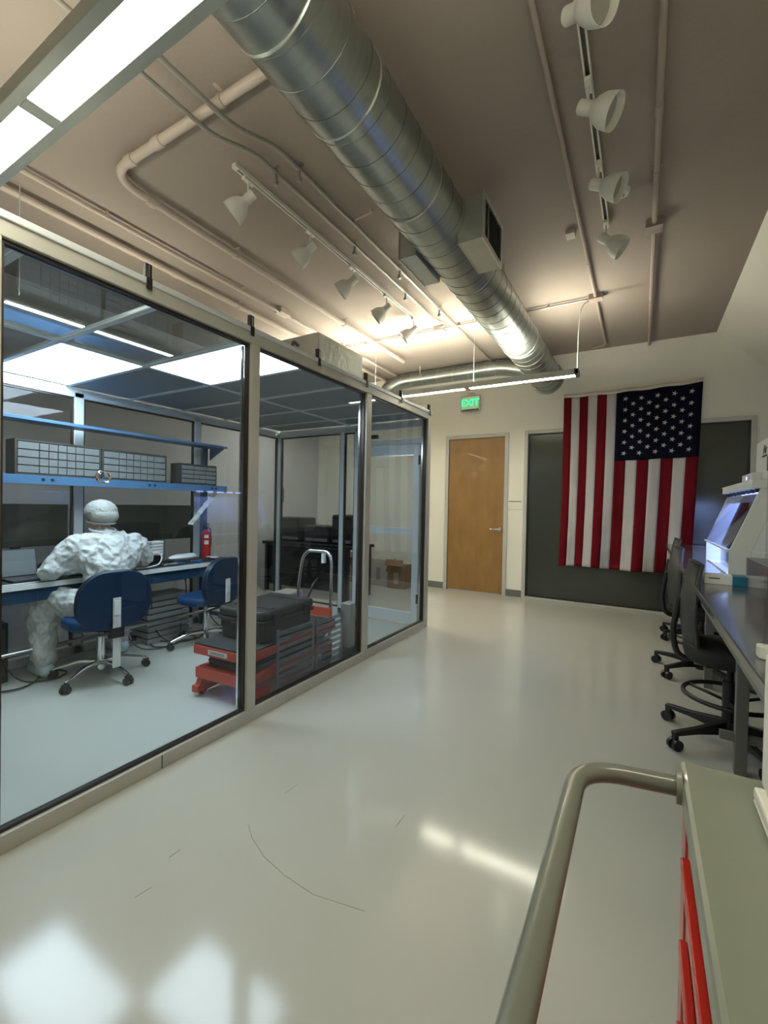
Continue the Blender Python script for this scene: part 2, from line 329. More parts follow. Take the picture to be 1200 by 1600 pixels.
# spiral lock seam: a helical ridge
pitch = .15; pts = []; k = 0; a = 0
while True:
    y = -1.0+pitch*a/(2*pi)
    if y > YB-.03: break
    pts.append((DR*1.002*cos(a), y, DR*1.002*sin(a))); a += 2*pi/28
MB().tube(pts, .0028, 5).build('spiral_seam', 'ductseam', o, smooth=True)
for y in (1.19, 1.62, 2.28, 3.3, 4.9, 6.2):
    MB().tube([(DR*1.003*cos(q*2*pi/48), y, DR*1.003*sin(q*2*pi/48)) for q in range(48)], .0055, 6, closed=True).build('joint_ring', 'galvseam', o, smooth=True)
MB().lathe([(DR, 0), (DR+.03, 0), (DR+.03, .012), (DR, .012)], (0, YB-.014, 0), (0, 1, 0), 48).build('wall_collar', 'galv', o)
def strap(x, y):
    m = MB(); m.tube(arc((0, y, 0), DR+.004, -.3, pi+.3, (1,0,0), (0,0,1), 24), .004, 5); return m
for y in (1.4, 3.9): 
    for x in (-.1, .1): MB().cyl((x, y, DR*.85), (x, y, CZ-DZc-.001), .004, n=6).build('hanger_rod', 'steel', o)
def diffuser(label, sx, x0, x1, y0, y1, z0, z1):
    o = thing('duct_diffuser', label, 'air diffuser', ((x0+x1)/2, (y0+y1)/2, z0)); hx, hy, hz = abs(x1-x0)/2, (y1-y0)/2, z1-z0; t = .004
    m = MB(); m.box((-hx, -hy, 0), (hx, hy, t)); m.box((-hx, -hy, hz-t), (hx, hy, hz)); m.box((-hx, -hy, t), (hx, -hy+t, hz-t)); m.box((-hx, hy-t, t), (hx, hy, hz-t))
    m.build('plenum_box', 'galvbox', o)
    B((-sx*hx-.003, -hy, 0), (-sx*hx+.003, hy, hz)).build('mounting_flange', 'galvbox', o)
    fx = sx*hx; m = MB(); b = .028
    m.box((fx-.004, -hy-.006, -.006), (fx+.006, hy+.006, b)); m.box((fx-.004, -hy-.006, hz-b), (fx+.006, hy+.006, hz+.006)); m.box((fx-.004, -hy-.006, b), (fx+.006, -hy+b, hz-b)); m.box((fx-.004, hy-b, b), (fx+.006, hy+.006, hz-b)); m.build('grille_frame', 'galvseam', o, .001)
    B((fx-sx*.03-.002, -hy+b, b), (fx-sx*.03+.002, hy-b, hz-b)).build('grille_backing', 'black', o)
    nb = 9
    for i in range(nb):
        y = -hy+b+(i+.5)*(2*hy-2*b)/nb; B((fx-.010, y-.0015, b), (fx+.002, y+.0015, hz-b), ).build('grille_vane', 'darkgrey', o)
    B((fx-.008, -hy+.1, b), (fx+.004, -hy+.108, hz-b)).build('grille_mullion', 'galvseam', o)
diffuser('galvanised side diffuser with louvre grille on the right of the duct', 1, -1.045, -.885, 2.65, 3.06, 2.965, 3.245)
diffuser('galvanised side diffuser box on the left of the duct', -1, -1.475, -1.35, 2.66, 3.07, 2.985, 3.265)
o = thing('branch_duct', 'narrower galvanised branch duct running left along the back wall', 'duct', (0, 6.33, 3.325))
bp = fillet([(-1.36, 0, -.12), (-1.75, 0, 0), (-3.42, 0, 0), (-3.62, -.06, -.10), (-3.66, -.1, -.22)], .16, 6)
MB().tube(bp, .112, 28).build('duct_shell', 'galv', o, smooth=True)
for x in (-1.85, -2.0, -2.25, -2.5, -2.75, -3.0, -3.2, -3.38): MB().tube([(x+.02*sin(q*2*pi/28), .1135*cos(q*2*pi/28), .1135*sin(q*2*pi/28)) for q in range(28)], .003, 5, closed=True).build('joint_ring', 'galvseam', o, smooth=True)

# ------------------------------------------------------------------ pendants
def pendant(label, x0, x1, y, z, wid, segs, cables, up='em_up', dn='em_dn'):
    o = thing('linear_pendant', label, 'pendant light', (0, y, z)); hw = wid/2; t = .036; hh = .055
    m = MB(); m.box((x0, -hw, 0), (x1, -hw+t, hh)); m.box((x0, hw-t, 0), (x1, hw, hh)); m.box((x0, -hw, 0), (x0+t, hw, hh)); m.box((x1-t, -hw, 0), (x1, hw, hh)); m.box((x0, -hw+t, .022), (x1, hw-t, .034))
    for a, b in zip(segs[:-1], segs[1:]): m.box((a[1], -hw+t, 0), (b[0], hw-t, hh))
    m.build('housing', 'pendhouse', o, .002)
    for a, b in segs:
        a2, b2 = max(a, x0+t), min(b, x1-t)
        B((a2, -hw+t+.001, .008), (b2, hw-t-.001, .012)).build('lens', dn, o)
        B((a2+.05, -hw+t+.004, .036), (b2-.05, hw-t-.004, .040)).build('uplight_panel', up, o)
    for x in cables: MB().cyl((x, 0, .03), (x, 0, CZ-z-.001), .0025, n=6).build('cable', 'wcable', o)
    return o
far = pendant('long linear pendant in front of the exit sign, end near the flag', -4.9, -.585, 4.88, 2.665, .15, [(-4.9, -3.05), (-2.99, -1.80), (-1.74, -.585)], (-1.70, -3.02), 'em_up_far', 'em_dn_far')
MB().tube(fillet([(-.60, 0, .03), (-.60, 0, .45), (-.58, 0, .70), (-.47, .02, .765)], .1), .006, 8).build('power_cord', 'wcable', far, smooth=True)
pendant('close linear pendant crossing the top left corner of the view', -3.3, .9, .735, 2.66, .175, [(-3.3, -1.90), (-1.835, -.45), (-.40, .9)], (-2.6, .6))
pendant('added linear pendant, unseen behind the camera', -3.3, .6, -2.2, 2.68, .15, [(-3.3, -1.38), (-1.32, .6)], (-2.6, .3))  # unseen fixture, added to light the room from behind the camera
pp = thing('linear_pendant', 'linear pendant hanging above the clean room behind its clear tile', 'pendant light', (-3.72, 1.95, 2.62))
m = MB(); m.box((-.07, -.72, 0), (-.031, .85, .05)); m.box((.031, -.72, 0), (.07, .85, .05)); m.box((-.031, -.72, 0), (.031, -.68, .05)); m.box((-.031, .81, 0), (.031, .85, .05)); m.box((-.031, -.68, .02), (.031, .81, .03)); m.build('housing', 'pendhouse', pp, .002)
B((-.03, -.67, .006), (.03, .8, .012)).build('lens', 'em_dn', pp); B((-.03, -.64, .034), (.03, .76, .038)).build('uplight_panel', 'em_up', pp); MB().cyl((0, -.6, .03), (0, -.6, CZ-2.621), .003, n=6).build('cable', 'wcable', pp)

# ------------------------------------------------------------------ track lights
def track(label, x, y0, y1):
    o = thing('light_track', label, 'light track', (x, y0, CZ)); L = y1-y0; m = MB()
    m.box((-.018, 0, -.004), (.018, L, -.0005)); m.box((-.018, 0, -.026), (-.010, L, -.004)); m.box((.010, 0, -.026), (.018, L, -.004)); m.build('rail', 'white', o)
    B((-.010, .01, -.010), (.010, L-.01, -.004)).build('conductor_channel', 'socket', o)
    B((-.019, -.012, -.027), (.019, .02, -.0005)).build('end_cap', 'white', o, .001); B((-.019, L-.02, -.027), (.019, L+.012, -.0005)).build('end_cap', 'white', o, .001)
track('white light track on the right half of the ceiling', -.28, .8, 3.72)
track('white light track on the left above the clean room', -2.285, 1.95, 4.6)
def track_head(label, x, y, d, grp, z=CZ-.027, side=0):
    o = thing('track_light', label, 'track light', (x, y, z), 0, grp); d = Vector(d).normalized()
    B((-.016, -.045, -.022), (.016, .045, -.0005)).build('adapter', 'white', o, .003)
    MB().tube(fillet([(0, .0, -.02), (0, .0, -.075), tuple(Vector((0, 0, -.105))+d*.0)], .02), .007, 8).build('stem', 'white', o, smooth=True)
    a = Vector((0, 0, -.115)) - d*.05 + Vector((0, 0, -.01))
    prof = [(0, 0), (.028, .002), (.033, .008), (.033, .07), (.036, .078), (.055, .10), (.070, .13), (.077, .17), (.079, .195), (.076, .195), (.072, .165), (.060, .12), (.035, .095), (0, .09)]
    MB().lathe(prof, a, d, 28).build('shade', 'white', o, smooth=True)
    MB().lathe([(0, .135), (.035, .137), (.066, .158), (.066, .160), (0, .162)], a, d, 24).build('lamp', 'lens', o, smooth=True)
    return o
RD = (.80, -.05, -.50); LD = (-.72, -.30, -.62)
g = 'track lights on the right track'
for (y, lb, dd) in [(1.93, 'nearest white track light, showing its open shade at the top of the view', (.80, -.42, -.45)), (2.42, 'second white track light of the right track, below the nearest one', RD), (3.02, 'third white track light of the right track, beside the smoke detector', (.8, -.1, -.45)), (3.66, 'farthest white track light of the right track', (.75, .1, -.6))]:
    track_head(lb, -.28, y, dd, g)
g = 'track lights on the left track'
for (y, lb, dd) in [(2.06, 'nearest white track light of the left track, at its end cap', LD), (2.69, 'second white track light of the left track', LD), (3.27, 'middle white track light of the left track', LD), (3.88, 'fourth white track light of the left track', LD), (4.50, 'farthest white track light of the left track, by the small junction box', LD)]:
    track_head(lb, -2.285, y, dd, g)

# ================================================================== CLEAN ROOM
X0, X1, Y0, Y1, ZT = -4.13, -2.0, -.55, 4.35, 2.32
cr = thing('clean_room_enclosure', 'glass clean room booth with aluminium posts on the left side of the room', 'clean room', (0, 0, 0))
def postb(x0, y0, x1, y1, z0, z1, mat, nm='post'): return B((x0, y0, z0), (x1, y1, z1)).build(nm, mat, cr, .002)
PY = [(.60, .67), (1.835, 1.90), (3.085, 3.16), (4.30, 4.37)]
for a, b in PY: postb(-2.05, a, -1.985, b, .07, 2.235, 'alum')
for (a, b) in ((-.55, 2.17), (2.17, 4.37)): B((-2.06, a, .0), (-1.985, b, .07)).build('sill', 'alum', cr, .003)
B((-1.9845, 1.30, .004), (-1.983, 1.304, .068)).build('sill_joint', 'gasket', cr)
B((-2.06, -.55, 2.235), (-1.985, 4.37, 2.32)).build('top_beam', 'alum', cr, .003)
B((-2.075, -.55, 2.2952), (-1.975, 4.375, 2.325)).build('top_cap', 'alumw', cr, .004)
panes = [(-.5, .60), (.67, 1.835), (1.90, 3.085), (3.16, 4.30)]
for a, b in panes:
    B((-2.025, a+.012, .085), (-2.019, b-.012, 2.222)).build('pane', 'glass', cr)
    m = MB(); g_ = .013
    m.box((-2.035, a, .07), (-2.005, a+g_, 2.235)); m.box((-2.035, b-g_, .07), (-2.005, b, 2.235)); m.box((-2.035, a+g_, .07), (-2.005, b-g_, .07+g_)); m.box((-2.035, a+g_, 2.222), (-2.005, b-g_, 2.235)); m.build('pane_gasket', 'bronze', cr)
    B((-2.05, b-.026, .085), (-2.036, b-g_, 2.22)).build('chrome_edge', 'chrome', cr)
# rear wall of the booth
for a in (.60, 1.88, 3.03, 4.27): postb(X0-.04, a, X0+.02, a+.07, 0, 2.2, 'alumw')
B((X0-.04, -.55, 2.16), (X0+.02, 4.37, 2.24)).build('rear_beam', 'alumw', cr, .003)
B((X0-.04, -.55, 0), (X0+.02, 4.37, .07)).build('rear_sill', 'alumw', cr, .003)
for a, b in ((-.5, .6), (.67, 1.88), (1.95, 3.03), (3.10, 4.27)):
    B((X0-.012, a+.01, .08), (X0-.007, b-.01, 2.15)).build('pane', 'glassd', cr)
    m = MB(); g_ = .015; m.box((X0-.02, a, .07), (X0+.005, a+g_, 2.16)); m.box((X0-.02, b-g_, .07), (X0+.005, b, 2.16)); m.box((X0-.02, a+g_, 2.145), (X0+.005, b-g_, 2.16)); m.build('pane_gasket', 'bronze', cr)
# far end wall with the door
for x in (-3.14, -2.93): postb(x, 4.30, x+.055, 4.36, 0, 2.2, 'alumw')
B((X0, 4.30, 2.16), (-2.06, 4.36, 2.24)).build('end_beam', 'alumw', cr, .003)
B((X0+.02, 4.30, 0), (-2.90, 4.36, .07)).build('end_sill', 'alumw', cr, .003)
for a, b in ((X0+.03, -3.14), (-3.085, -2.93)):
    B((a+.01, 4.325, .08), (b-.01, 4.331, 2.15)).build('pane', 'glassd', cr)
    m = MB(); g_ = .016; m.box((a, 4.315, .07), (a+g_, 4.34, 2.16)); m.box((b-g_, 4.315, .07), (b, 4.34, 2.16)); m.box((a+g_, 4.315, 2.144), (b-g_, 4.34, 2.16)); m.box((a+g_, 4.315, .07), (b-g_, 4.34, .07+g_)); m.build('pane_gasket', 'bronze', cr)
B((-2.875, 4.30, 1.985), (-2.06, 4.36, 2.04)).build('door_header', 'alumw', cr, .003)
B((-2.86, 4.327, 2.05), (-2.07, 4.332, 2.155)).build('pane', 'glassd', cr)
dr = B((-2.86, 4.29, .02), (-2.79, 4.335, 1.975)); dr.box((-2.15, 4.29, .02), (-2.075, 4.335, 1.975)); dr.box((-2.79, 4.29, .02), (-2.15, 4.335, .14)); dr.box((-2.79, 4.29, 1.87), (-2.15, 4.335, 1.975)); dr.box((-2.79, 4.29, .99), (-2.15, 4.335, 1.06))
dr = dr.build('door_leaf', 'alumw', cr, .003)
B((-2.79, 4.31, .14), (-2.15, 4.316, .99)).build('door_glass', 'glassd', dr); B((-2.79, 4.31, 1.06), (-2.15, 4.316, 1.87)).build('door_glass', 'glassd', dr)
for z in (.25, 1.75): B((-2.085, 4.275, z), (-2.062, 4.289, z+.1)).build('hinge', 'black', dr, .002)
B((-2.86, 4.262, 2.06), (-2.60, 4.298, 2.10)).build('door_closer_label', 'darkgrey', cr)
# ceiling grid, tiles, LED panels
GX = [X0+.02, -3.0, -2.06]; GY = [-.55, -.02, .75, 1.29, 1.82, 2.35, 2.88, 3.41, 3.94, 4.30]
for x in GX[1:2]: B((x-.018, -.5, 2.235), (x+.018, 4.30, 2.262)).build('ceiling_rail', 'alumw', cr)
for y in GY[1:-1]: B((X0+.02, y-.016, 2.237), (-2.06, y+.016, 2.260)).build('ceiling_rail', 'alumw', cr)
for i in range(2):
    for j in range(len(GY)-1):
        xa, xb, ya, yb = GX[i]+.019, GX[i+1]-.019, GY[j]+.017, GY[j+1]-.017
        led = (i == 0 and j == 3) or (i == 1 and j == 4)
        if led:
            B((xa, ya, 2.244), (xb, yb, 2.25)).build('led_panel', 'em_led', cr); B((xa, ya, 2.2515), (xb, yb, 2.275)).build('led_housing', 'whitecool', cr)
        else:
            clear = (j <= 3)
            B((xa, ya, 2.246), (xb, yb, 2.251)).build('ceiling_tile', 'cleartile' if clear else 'tile', cr)
for y, wh in ((1.205, 'above the middle of the largest pane, nearest the camera'), (1.826, 'above the post between the first two large panes'), (2.442, 'in front of the foil-faced filter box'), (3.064, 'above the post between the second and third pane'), (3.677, 'above the third pane, beside the far pendant'), (4.313, 'at the far corner post, last of the row')):
    o = thing('panel_clip', 'black beam clip ' + wh, 'clip', (-1.99, y, 2.3255), 0, 'black clips along the top beam')
    B((-.012, -.016, -.0), (.012, .016, .065)).build('clip_body', 'black', o, .003); B((.0125, -.004, .0), (.016, .004, .055)).build('clip_strip', 'chrome', o)
    B((.0155, -.014, -.055), (.019, .014, .0)).build('clip_tab', 'black', o, .001)
hb = thing('filter_fan_box', 'foil-faced white air filter box on top of the clean room', 'air filter', (-2.5, 3.0, 2.326))
B((-.32, -.30, 0), (.3, .32, .315)).build('cabinet', 'white', hb, .004); B((.301, -.295, .005), (.306, .315, .31)).build('foil_face', 'foil', hb)
MB().tube(fillet([(.1, -.301, .24), (.1, -.36, .26), (.12, -.42, .1), (.12, -.42, .0)], .06), .012, 8).build('cable', 'greyplas', hb, smooth=True)
hb2 = thing('power_supply_box', 'small white box on the clean room top behind the filter box', 'box', (-2.75, 2.42, 2.326)); B((-.1, -.1, 0), (.1, .1, .22)).build('cabinet', 'white', hb2, .004); B((.1, -.08, .03), (.104, .08, .19)).build('cover', 'whitecool', hb2, .002)
rg = thing('suction_ring', 'round metal ring mounted on the near glass pane', 'ring', (-2.006, 1.03, 1.40))
MB().tube(arc((0,0,0), .027, 0, 2*pi*23/24, (0,1,0), (0,0,1), 23), .0045, 6, closed=True).build('ring', 'chrome', rg, smooth=True); MB().cyl((-.0125, 0, 0), (0, 0, 0), .018).build('suction_cup', 'acryl', rg, smooth=True)

# louvred smoky panels standing behind the glass
for (a, b, z1, lb) in ((2.18, 2.57, .455, 'smoky clear louvred panel behind the glass, nearer of the pair'), (2.60, 2.93, .44, 'smoky clear louvred panel behind the glass, farther of the pair')):
    o = thing('louvred_panel', lb, 'vent panel', (-2.085, a, .0)); L = b-a; m = MB()
    m.box((-.004, 0, .0), (.004, .022, z1)); m.box((-.004, L-.022, .0), (.004, L, z1)); m.build('side_rail', 'smoke', o)
    for k in range(8):
        z = .075+k*(z1-.09)/7.6; B((-.004, .0225, z), (.004, L-.0225, z+.027)).build('slat', 'smoke', o)
# ------------------------------------------------------------------ clean room workbench
BZ = .715; bx0, bx1, by0, by1 = X0+.04, -3.63, -.3, 3.18
wb = thing('clean_room_workbench', 'long blue-framed workbench with white front edge inside the clean room', 'workbench', (0, 0, 0))
B((bx0, by0, BZ-.035), (bx1-.006, by1, BZ)).build('worktop', 'mat', wb, .002); B((bx1-.006, by0, BZ-.037), (bx1+.004, by1, BZ+.001)).build('white_edge', 'whitecool', wb, .002)
B((bx1-.05, by0+.02, BZ-.13), (bx1-.02, by1-.02, BZ-.037)).build('apron', 'deskblue', wb, .002)
for y in (-.25, .78, 3.08):
    B((bx1-.10, y, .0), (bx1-.051, y+.05, BZ-.037)).build('leg', 'deskblue', wb, .003)
    B((bx0+.01, y, .0), (bx0+.06, y+.05, BZ-.036)).build('leg', 'deskblue', wb, .003)
    B((bx0+.06, y+.005, .12), (bx1-.10, y+.045, .16)).build('leg_brace', 'deskblue', wb)
MB().cyl((bx1-.12, by0+.05, .22), (bx1-.12, by1-.06, .22), .013).build('foot_rail', 'steel', wb, smooth=True)
for y in (.80, 3.09): B((bx0-.0, y, BZ+.001), (bx0+.05, y+.05, 1.93)).build('upright', 'deskblue', wb, .003)
for (y0_, y1_, zz, hh, nm) in ((-.3, 3.19, 1.46, .062, 'shelf'), (-.3, 3.19, 1.875, .02, 'shelf')):
    B((bx0+.052, y0_, zz), (bx0+.29, y1_, zz+.012)).build(nm, 'beamblue', wb, .001)
    B((bx0+.286, y0_, zz-hh+.012), (bx0+.296, y1_, zz+.014)).build('shelf_front_beam', 'beamblue', wb, .001)
for y in (1.53, 1.59, 2.34, 2.39, 3.0, 3.05): MB().cyl((bx0+.2955, y, 1.445), (bx0+.2985, y, 1.445), .012, n=14).build('beam_hole', 'black', wb)
for y in (3.16,): MB().prism([(0, 0), (.24, 0), (0, -.12)], (bx0+.05, y, 1.874), (1,0,0), (0,0,1), (0, .01, 0)).build('shelf_bracket', 'beamblue', wb)
def bins(label, y0, y1, z, h, cols, rows, dep=.15):
    o = thing('drawer_cabinet', label, 'drawer cabinet', (bx0+.265-dep, y0, z)); W = y1-y0; t = .014
    m = MB(); m.box((0, 0, 0), (dep, t, h)); m.box((0, W-t, 0), (dep, W, h)); m.box((0, t, 0), (dep, W-t, t)); m.box((0, t, h-t), (dep, W-t, h)); m.box((0, t, t), (.006, W-t, h-t)); m.build('cabinet_body', 'bin', o)
    tot = sum(cols); y = t
    for c in cols:
        cw = (W-2*t)*c/tot
        for r in range(rows):
            rh = (h-2*t)/rows; B((.02, y+.003, t+r*rh+.003), (dep+.004, y+cw-.003, t+(r+1)*rh-.005)).build('drawer', 'drawer', o)
        y += cw
bins('dark drawer cabinet with frosted drawers at the left of the shelf', 1.37, 1.945, 1.475, .255, [2.2, 1, 1, 1, 1, 1, 1.9], 4)
bins('dark drawer cabinet with frosted drawers, right of the first one', 1.95, 2.52, 1.475, .25, [2, 1, 1, 1, 1, 1, 1.8], 4)
bins('small low drawer cabinet at the right end of the blue shelf', 2.66, 3.08, 1.475, .20, [1, 1, .9], 4)
o = thing('plastic_bag', 'small heap of clear plastic at the far left of the blue shelf', 'plastic bag', (-3.98, 1.26, 1.473)); m = MB(); m.ball((0, 0, .035), (.09, .08, .034), 12, 7); m.ball((.03, -.06, .03), (.06, .06, .029), 10, 6); m.build('bag', 'plasticbag', o)
# monitors and equipment
def monitor(label, y0, y1, z0, z1, x=-4.03):
    o = thing('monitor', label, 'monitor', (x, (y0+y1)/2, BZ+.0005)); hw = (y1-y0)/2
    B((-.018, -hw, z0-BZ), (.0, hw, z1-BZ)).build('housing', 'black', o, .003); B((.0003, -hw+.008, z0-BZ+.01), (.002, hw-.008, z1-BZ-.008)).build('screen', 'screen', o)
    B((-.035, -.03, .01), (-.0185, .03, z0-BZ+.1)).build('stand_neck', 'black', o); B((-.05, -.13, 0), (.07, .13, .01)).build('stand_foot', 'black', o, .003)
monitor('wide dark monitor at the left end of the clean room bench', 1.12, 1.80, .935, 1.262)
monitor('wide dark monitor to the right of the seated person', 2.08, 2.93, .93, 1.265)
def laptop(label, y0, y1, x, rz):
    o = thing('laptop', label, 'laptop', (x, (y0+y1)/2, BZ+.0005), rz); hw = (y1-y0)/2
    B((0, -hw, 0), (.19, hw, .016)).build('keyboard_base', 'darkgrey', o, .003); m = MB(); m.box((-.006, -hw, .016), (0, hw, .22), (0, -.18, 0), (0, 0, .016)); m.build('lid', 'darkgrey', o, .002)
    m = MB(); m.box((.0003, -hw+.008, .026), (.0015, hw-.008, .212), (0, -.18, 0), (0, 0, .016)); m.build('screen', 'lapscreen', o)
laptop('open laptop with grey screen, left of the two under the monitor', 1.33, 1.55, -3.92, 0)
laptop('open laptop with pale screen beside the elbow of the person', 1.69, 1.90, -3.92, -.05)
o = thing('desk_speaker', 'round black speaker on the bench left of the person', 'speaker', (-3.95, 1.615, BZ+.0005)); MB().ball((0, 0, .055), (.05, .06, .055), 18, 10).build('housing', 'black', o, smooth=True); MB().cyl((0,0,0), (0,0,.012), .04).build('foot', 'blacksoft', o)
o = thing('soldering_stand', 'small black clamp stand on the bench at the far left', 'stand', (-3.74, 1.22, BZ+.0005)); m = MB(); m.box((-.03, -.04, 0), (.03, .04, .015)); m.box((-.006, -.006, .015), (.006, .006, .13)); m.box((-.01, -.04, .12), (.01, .02, .14)); m.build('post', 'black', o)
MB().tube([(0, -.04, .13), (0, -.10, .15)], .01, 8).build('clamp_jaw', 'greyplas', o)
o = thing('ruler', 'white strip lying on the bench at the far left', 'strip', (-3.67, 1.36, BZ+.0005)); B((-.015, -.15, 0), (.015, .2, .004)).build('strip_body', 'whitecool', o, .001)
B((-.012, .17, .004), (.012, .19, .006)).build('strip_end', 'greyplas', o)
o = thing('tape_dispenser_rack', 'clear rack with white paper labels on the bench beside the person', 'rack', (-3.86, 2.33, BZ+.0005)); m = MB()
for dx, dy in ((0, 0), (0, .13), (.10, 0), (.10, .13)): m.box((dx, dy, .0), (dx+.008, dy+.008, .32))
m.box((0, 0, .0), (.108, .138, .012)); m.build('frame', 'acryl', o)
for k in range(5): B((.01, .012, .10+k*.026), (.10, .126, .12+k*.026)).build('paper_roll', 'label', o, .003)
B((.02, .03, .0125), (.09, .11, .095)).build('box', 'black', o, .004)
o = thing('white_cable_coil', 'white cable with plug looping over the bench edge', 'cable', (-3.72, 2.30, BZ+.0005)); m = MB(); m.tube(fillet([(0, -.12, .006), (0, .0, .006), (0, .09, .02), (-.01, .13, .08), (-.02, .10, .13), (-.03, .03, .12), (-.01, .01, .06)], .05), .006, 8); m.build('cord', 'wcable', o, smooth=True)
MB().box((-.045, .0, .08), (-.015, .05, .13), (.3, 0, .3)).build('plug', 'whitecool', o, .006)
o = thing('plastic_bag', 'white plastic bag lying on the bench before the right monitor', 'plastic bag', (-3.87, 2.73, BZ+.0005)); m = MB(); m.ball((0, 0, .045), (.06, .15, .03), 14, 8); m.ball((0, .08, .05), (.05, .07, .028), 12, 7); ob = m.build('bag', 'whitecool', o, smooth=True)
dm = ob.modifiers.new('d', 'DISPLACE'); tx = bpy.data.textures.new('crinkle', 'CLOUDS'); tx.noise_scale = .03; dm.texture = tx; dm.strength = .02
B((-.07, -.14, 0), (.07, .16, .03)).build('tray', 'darkgrey', o, .004)
for i, (x, y, s, mt, lb) in enumerate([(-3.78, 2.60, .05, 'bluetool', 'blue handled pliers on the bench'), (-3.80, 2.78, .06, 'bluetool', 'blue handled cutters on the bench near the second chair'), (-3.80, 2.88, .05, 'blacksoft', 'black hand tool on the bench near the extinguisher'), (-3.75, 2.50, .04, 'greyplas', 'small grey tool on the bench beside the cable')]):
    o = thing('hand_tool', lb, 'tool', (x, y, BZ+.0005), .5*i)
    m = MB(); m.tube([(0, 0, .008), (.05, .012, .010), (.10, .022, .008)], [.006, .008, .006], 6); m.tube([(0, 0, .008), (.05, -.012, .010), (.10, -.022, .008)], [.006, .008, .006], 6); m.build('handle', mt, o, smooth=True)
    MB().tube([(.0, 0, .008), (-.045, 0, .007)], [.008, .003], 6).build('jaw', 'steel', o, smooth=True)
o = thing('parts_tray', 'black tray with white parts at the right end of the clean room bench', 'tray', (-3.80, 3.04, BZ+.0005)); B((-.08, -.05, 0), (.08, .1, .02)).build('tray', 'black', o, .003)
for k in range(5): B((-.06+.024*k, -.05+.02*(k % 3), .0205), (-.045+.024*k, .0+.02*(k % 3), .03)).build('part', 'whitecool', o)
o = thing('fire_extinguisher', 'red fire extinguisher with white labels standing on the bench', 'fire extinguisher', (-3.93, 3.045, BZ+.0005))
MB().lathe([(.035, 0), (.045, .008), (.046, .02), (.046, .25), (.042, .275), (.02, .295), (.014, .30), (0, .301)], n=28).build('cylinder', 'redfire', o, smooth=True)
for z0, z1 in ((.15, .19), (.215, .24)): MB().tube([(.0465*cos(a), .0465*sin(a), 0) for a in ()] or [(0,0,0),(0,0,.0001)], .0001, 3) if False else None
for z0, z1 in ((.15, .19), (.215, .245)):
    m = MB(); vs = []; fs = []
    for k in range(9):
        a = -1.0+.9*k/8-.05; vs += [(.0472*cos(a), .0472*sin(a), z0), (.0472*cos(a), .0472*sin(a), z1)]
    for k in range(8): fs.append((2*k, 2*k+2, 2*k+3, 2*k+1))
    m.add(vs, fs); m.build('paper_label', 'label', o)
m = MB(); m.cyl((0,0,.30), (0,0,.33), .012); m.box((-.012, -.05, .33), (.012, .03, .338)); m.box((-.01, -.05, .345), (.01, .03, .352), (.25, 0, 0)); m.build('valve_handle', 'black', o)
MB().tube(fillet([(.0, .01, .32), (.0, .05, .31), (0, .06, .2), (0, .055, .12)], .03), .006, 8).build('hose', 'black', o, smooth=True)
o = thing('paper_strip', 'long white crinkled strip hanging diagonally from the bench upright', 'paper strip', (-3.985, 3.12, 1.29))
m = MB(); vs = []; fs = []
for k in range(15):
    t = k/14; dx = .006*sin(k*2.3); vs += [(.085+dx, -.02-.30*t, -.0-.33*t+.12), (.085+dx+.002, -.02-.30*t+.055, -.33*t+.11)]
for k in range(14): fs.append((2*k, 2*k+1, 2*k+3, 2*k+2))
m.add(vs, fs); ob = m.build('strip', 'whitecool', o); sm = ob.modifiers.new('s', 'SOLIDIFY'); sm.thickness = .003
MB().cyl((.0, -.01, .09), (.09, -.01, .09), .005, n=8).build('hook', 'steel', o)
# under the bench
o = thing('tray_stack', 'grey stack of shallow trays on the floor under the bench', 'trays', (-3.94, 2.55, .0005))
for k in range(8): B((-.13, -.2, .055*k+.002), (.13, .22, .055*k+.048), (0, 0, .02*((k*7) % 3-1))).build('tray', 'greyplas', o, .006)
o = thing('computer_tower', 'black computer tower on the floor under the bench', 'computer', (-3.95, 3.0 - .95+1.25-.5, .0005)); o.location = (-3.97, 1.15, .0005); B((-.1, -.2, 0), (.12, .2, .42)).build('case', 'black', o, .004); B((.12, -.18, .05), (.123, .18, .38)).build('front_panel', 'darkgrey', o)
for i, (yy, sg, wh) in enumerate([(1.25, 1, 'at the far left beside the bench leg'), (1.62, -1, 'behind the left leg of the person'), (2.35, 1, 'between the person and the grey trays'), (2.75, -1, 'in front of the grey trays'), (2.1, 1, 'just right of the backrest of the occupied chair'), (2.95, 1, 'behind the empty chair, curling right'), (3.0, -1, 'behind the empty chair, curling left')]):
    o = thing('floor_cable', 'black cable hanging under the bench ' + wh, 'cable', (0, 0, 0), 0, 'black cables under the clean room bench')
    pts = [(-3.80-.02*i, yy, BZ-.14), (-3.80, yy+.02*sg, .45), (-3.84, yy+.06*sg, .15), (-3.72, yy+.12*sg, .012), (-3.60, yy+.28*sg, .012), (-3.68, yy+.42*sg, .012), (-3.85, yy+.36*sg, .012)]
    MB().tube(fillet(pts, .12, 6), .006, 7).build('cord', 'cable', o, smooth=True)
o = thing('power_strip', 'grey power strip with plugs on the floor behind the chairs', 'power strip', (-3.95, 2.30, .0005), .1); B((-.03, -.15, 0), (.03, .15, .035)).build('body', 'greyplas', o, .005)
for k in range(3): B((-.018, -.1+.08*k, .0355), (.018, -.065+.08*k, .07)).build('plug', 'black', o, .004)

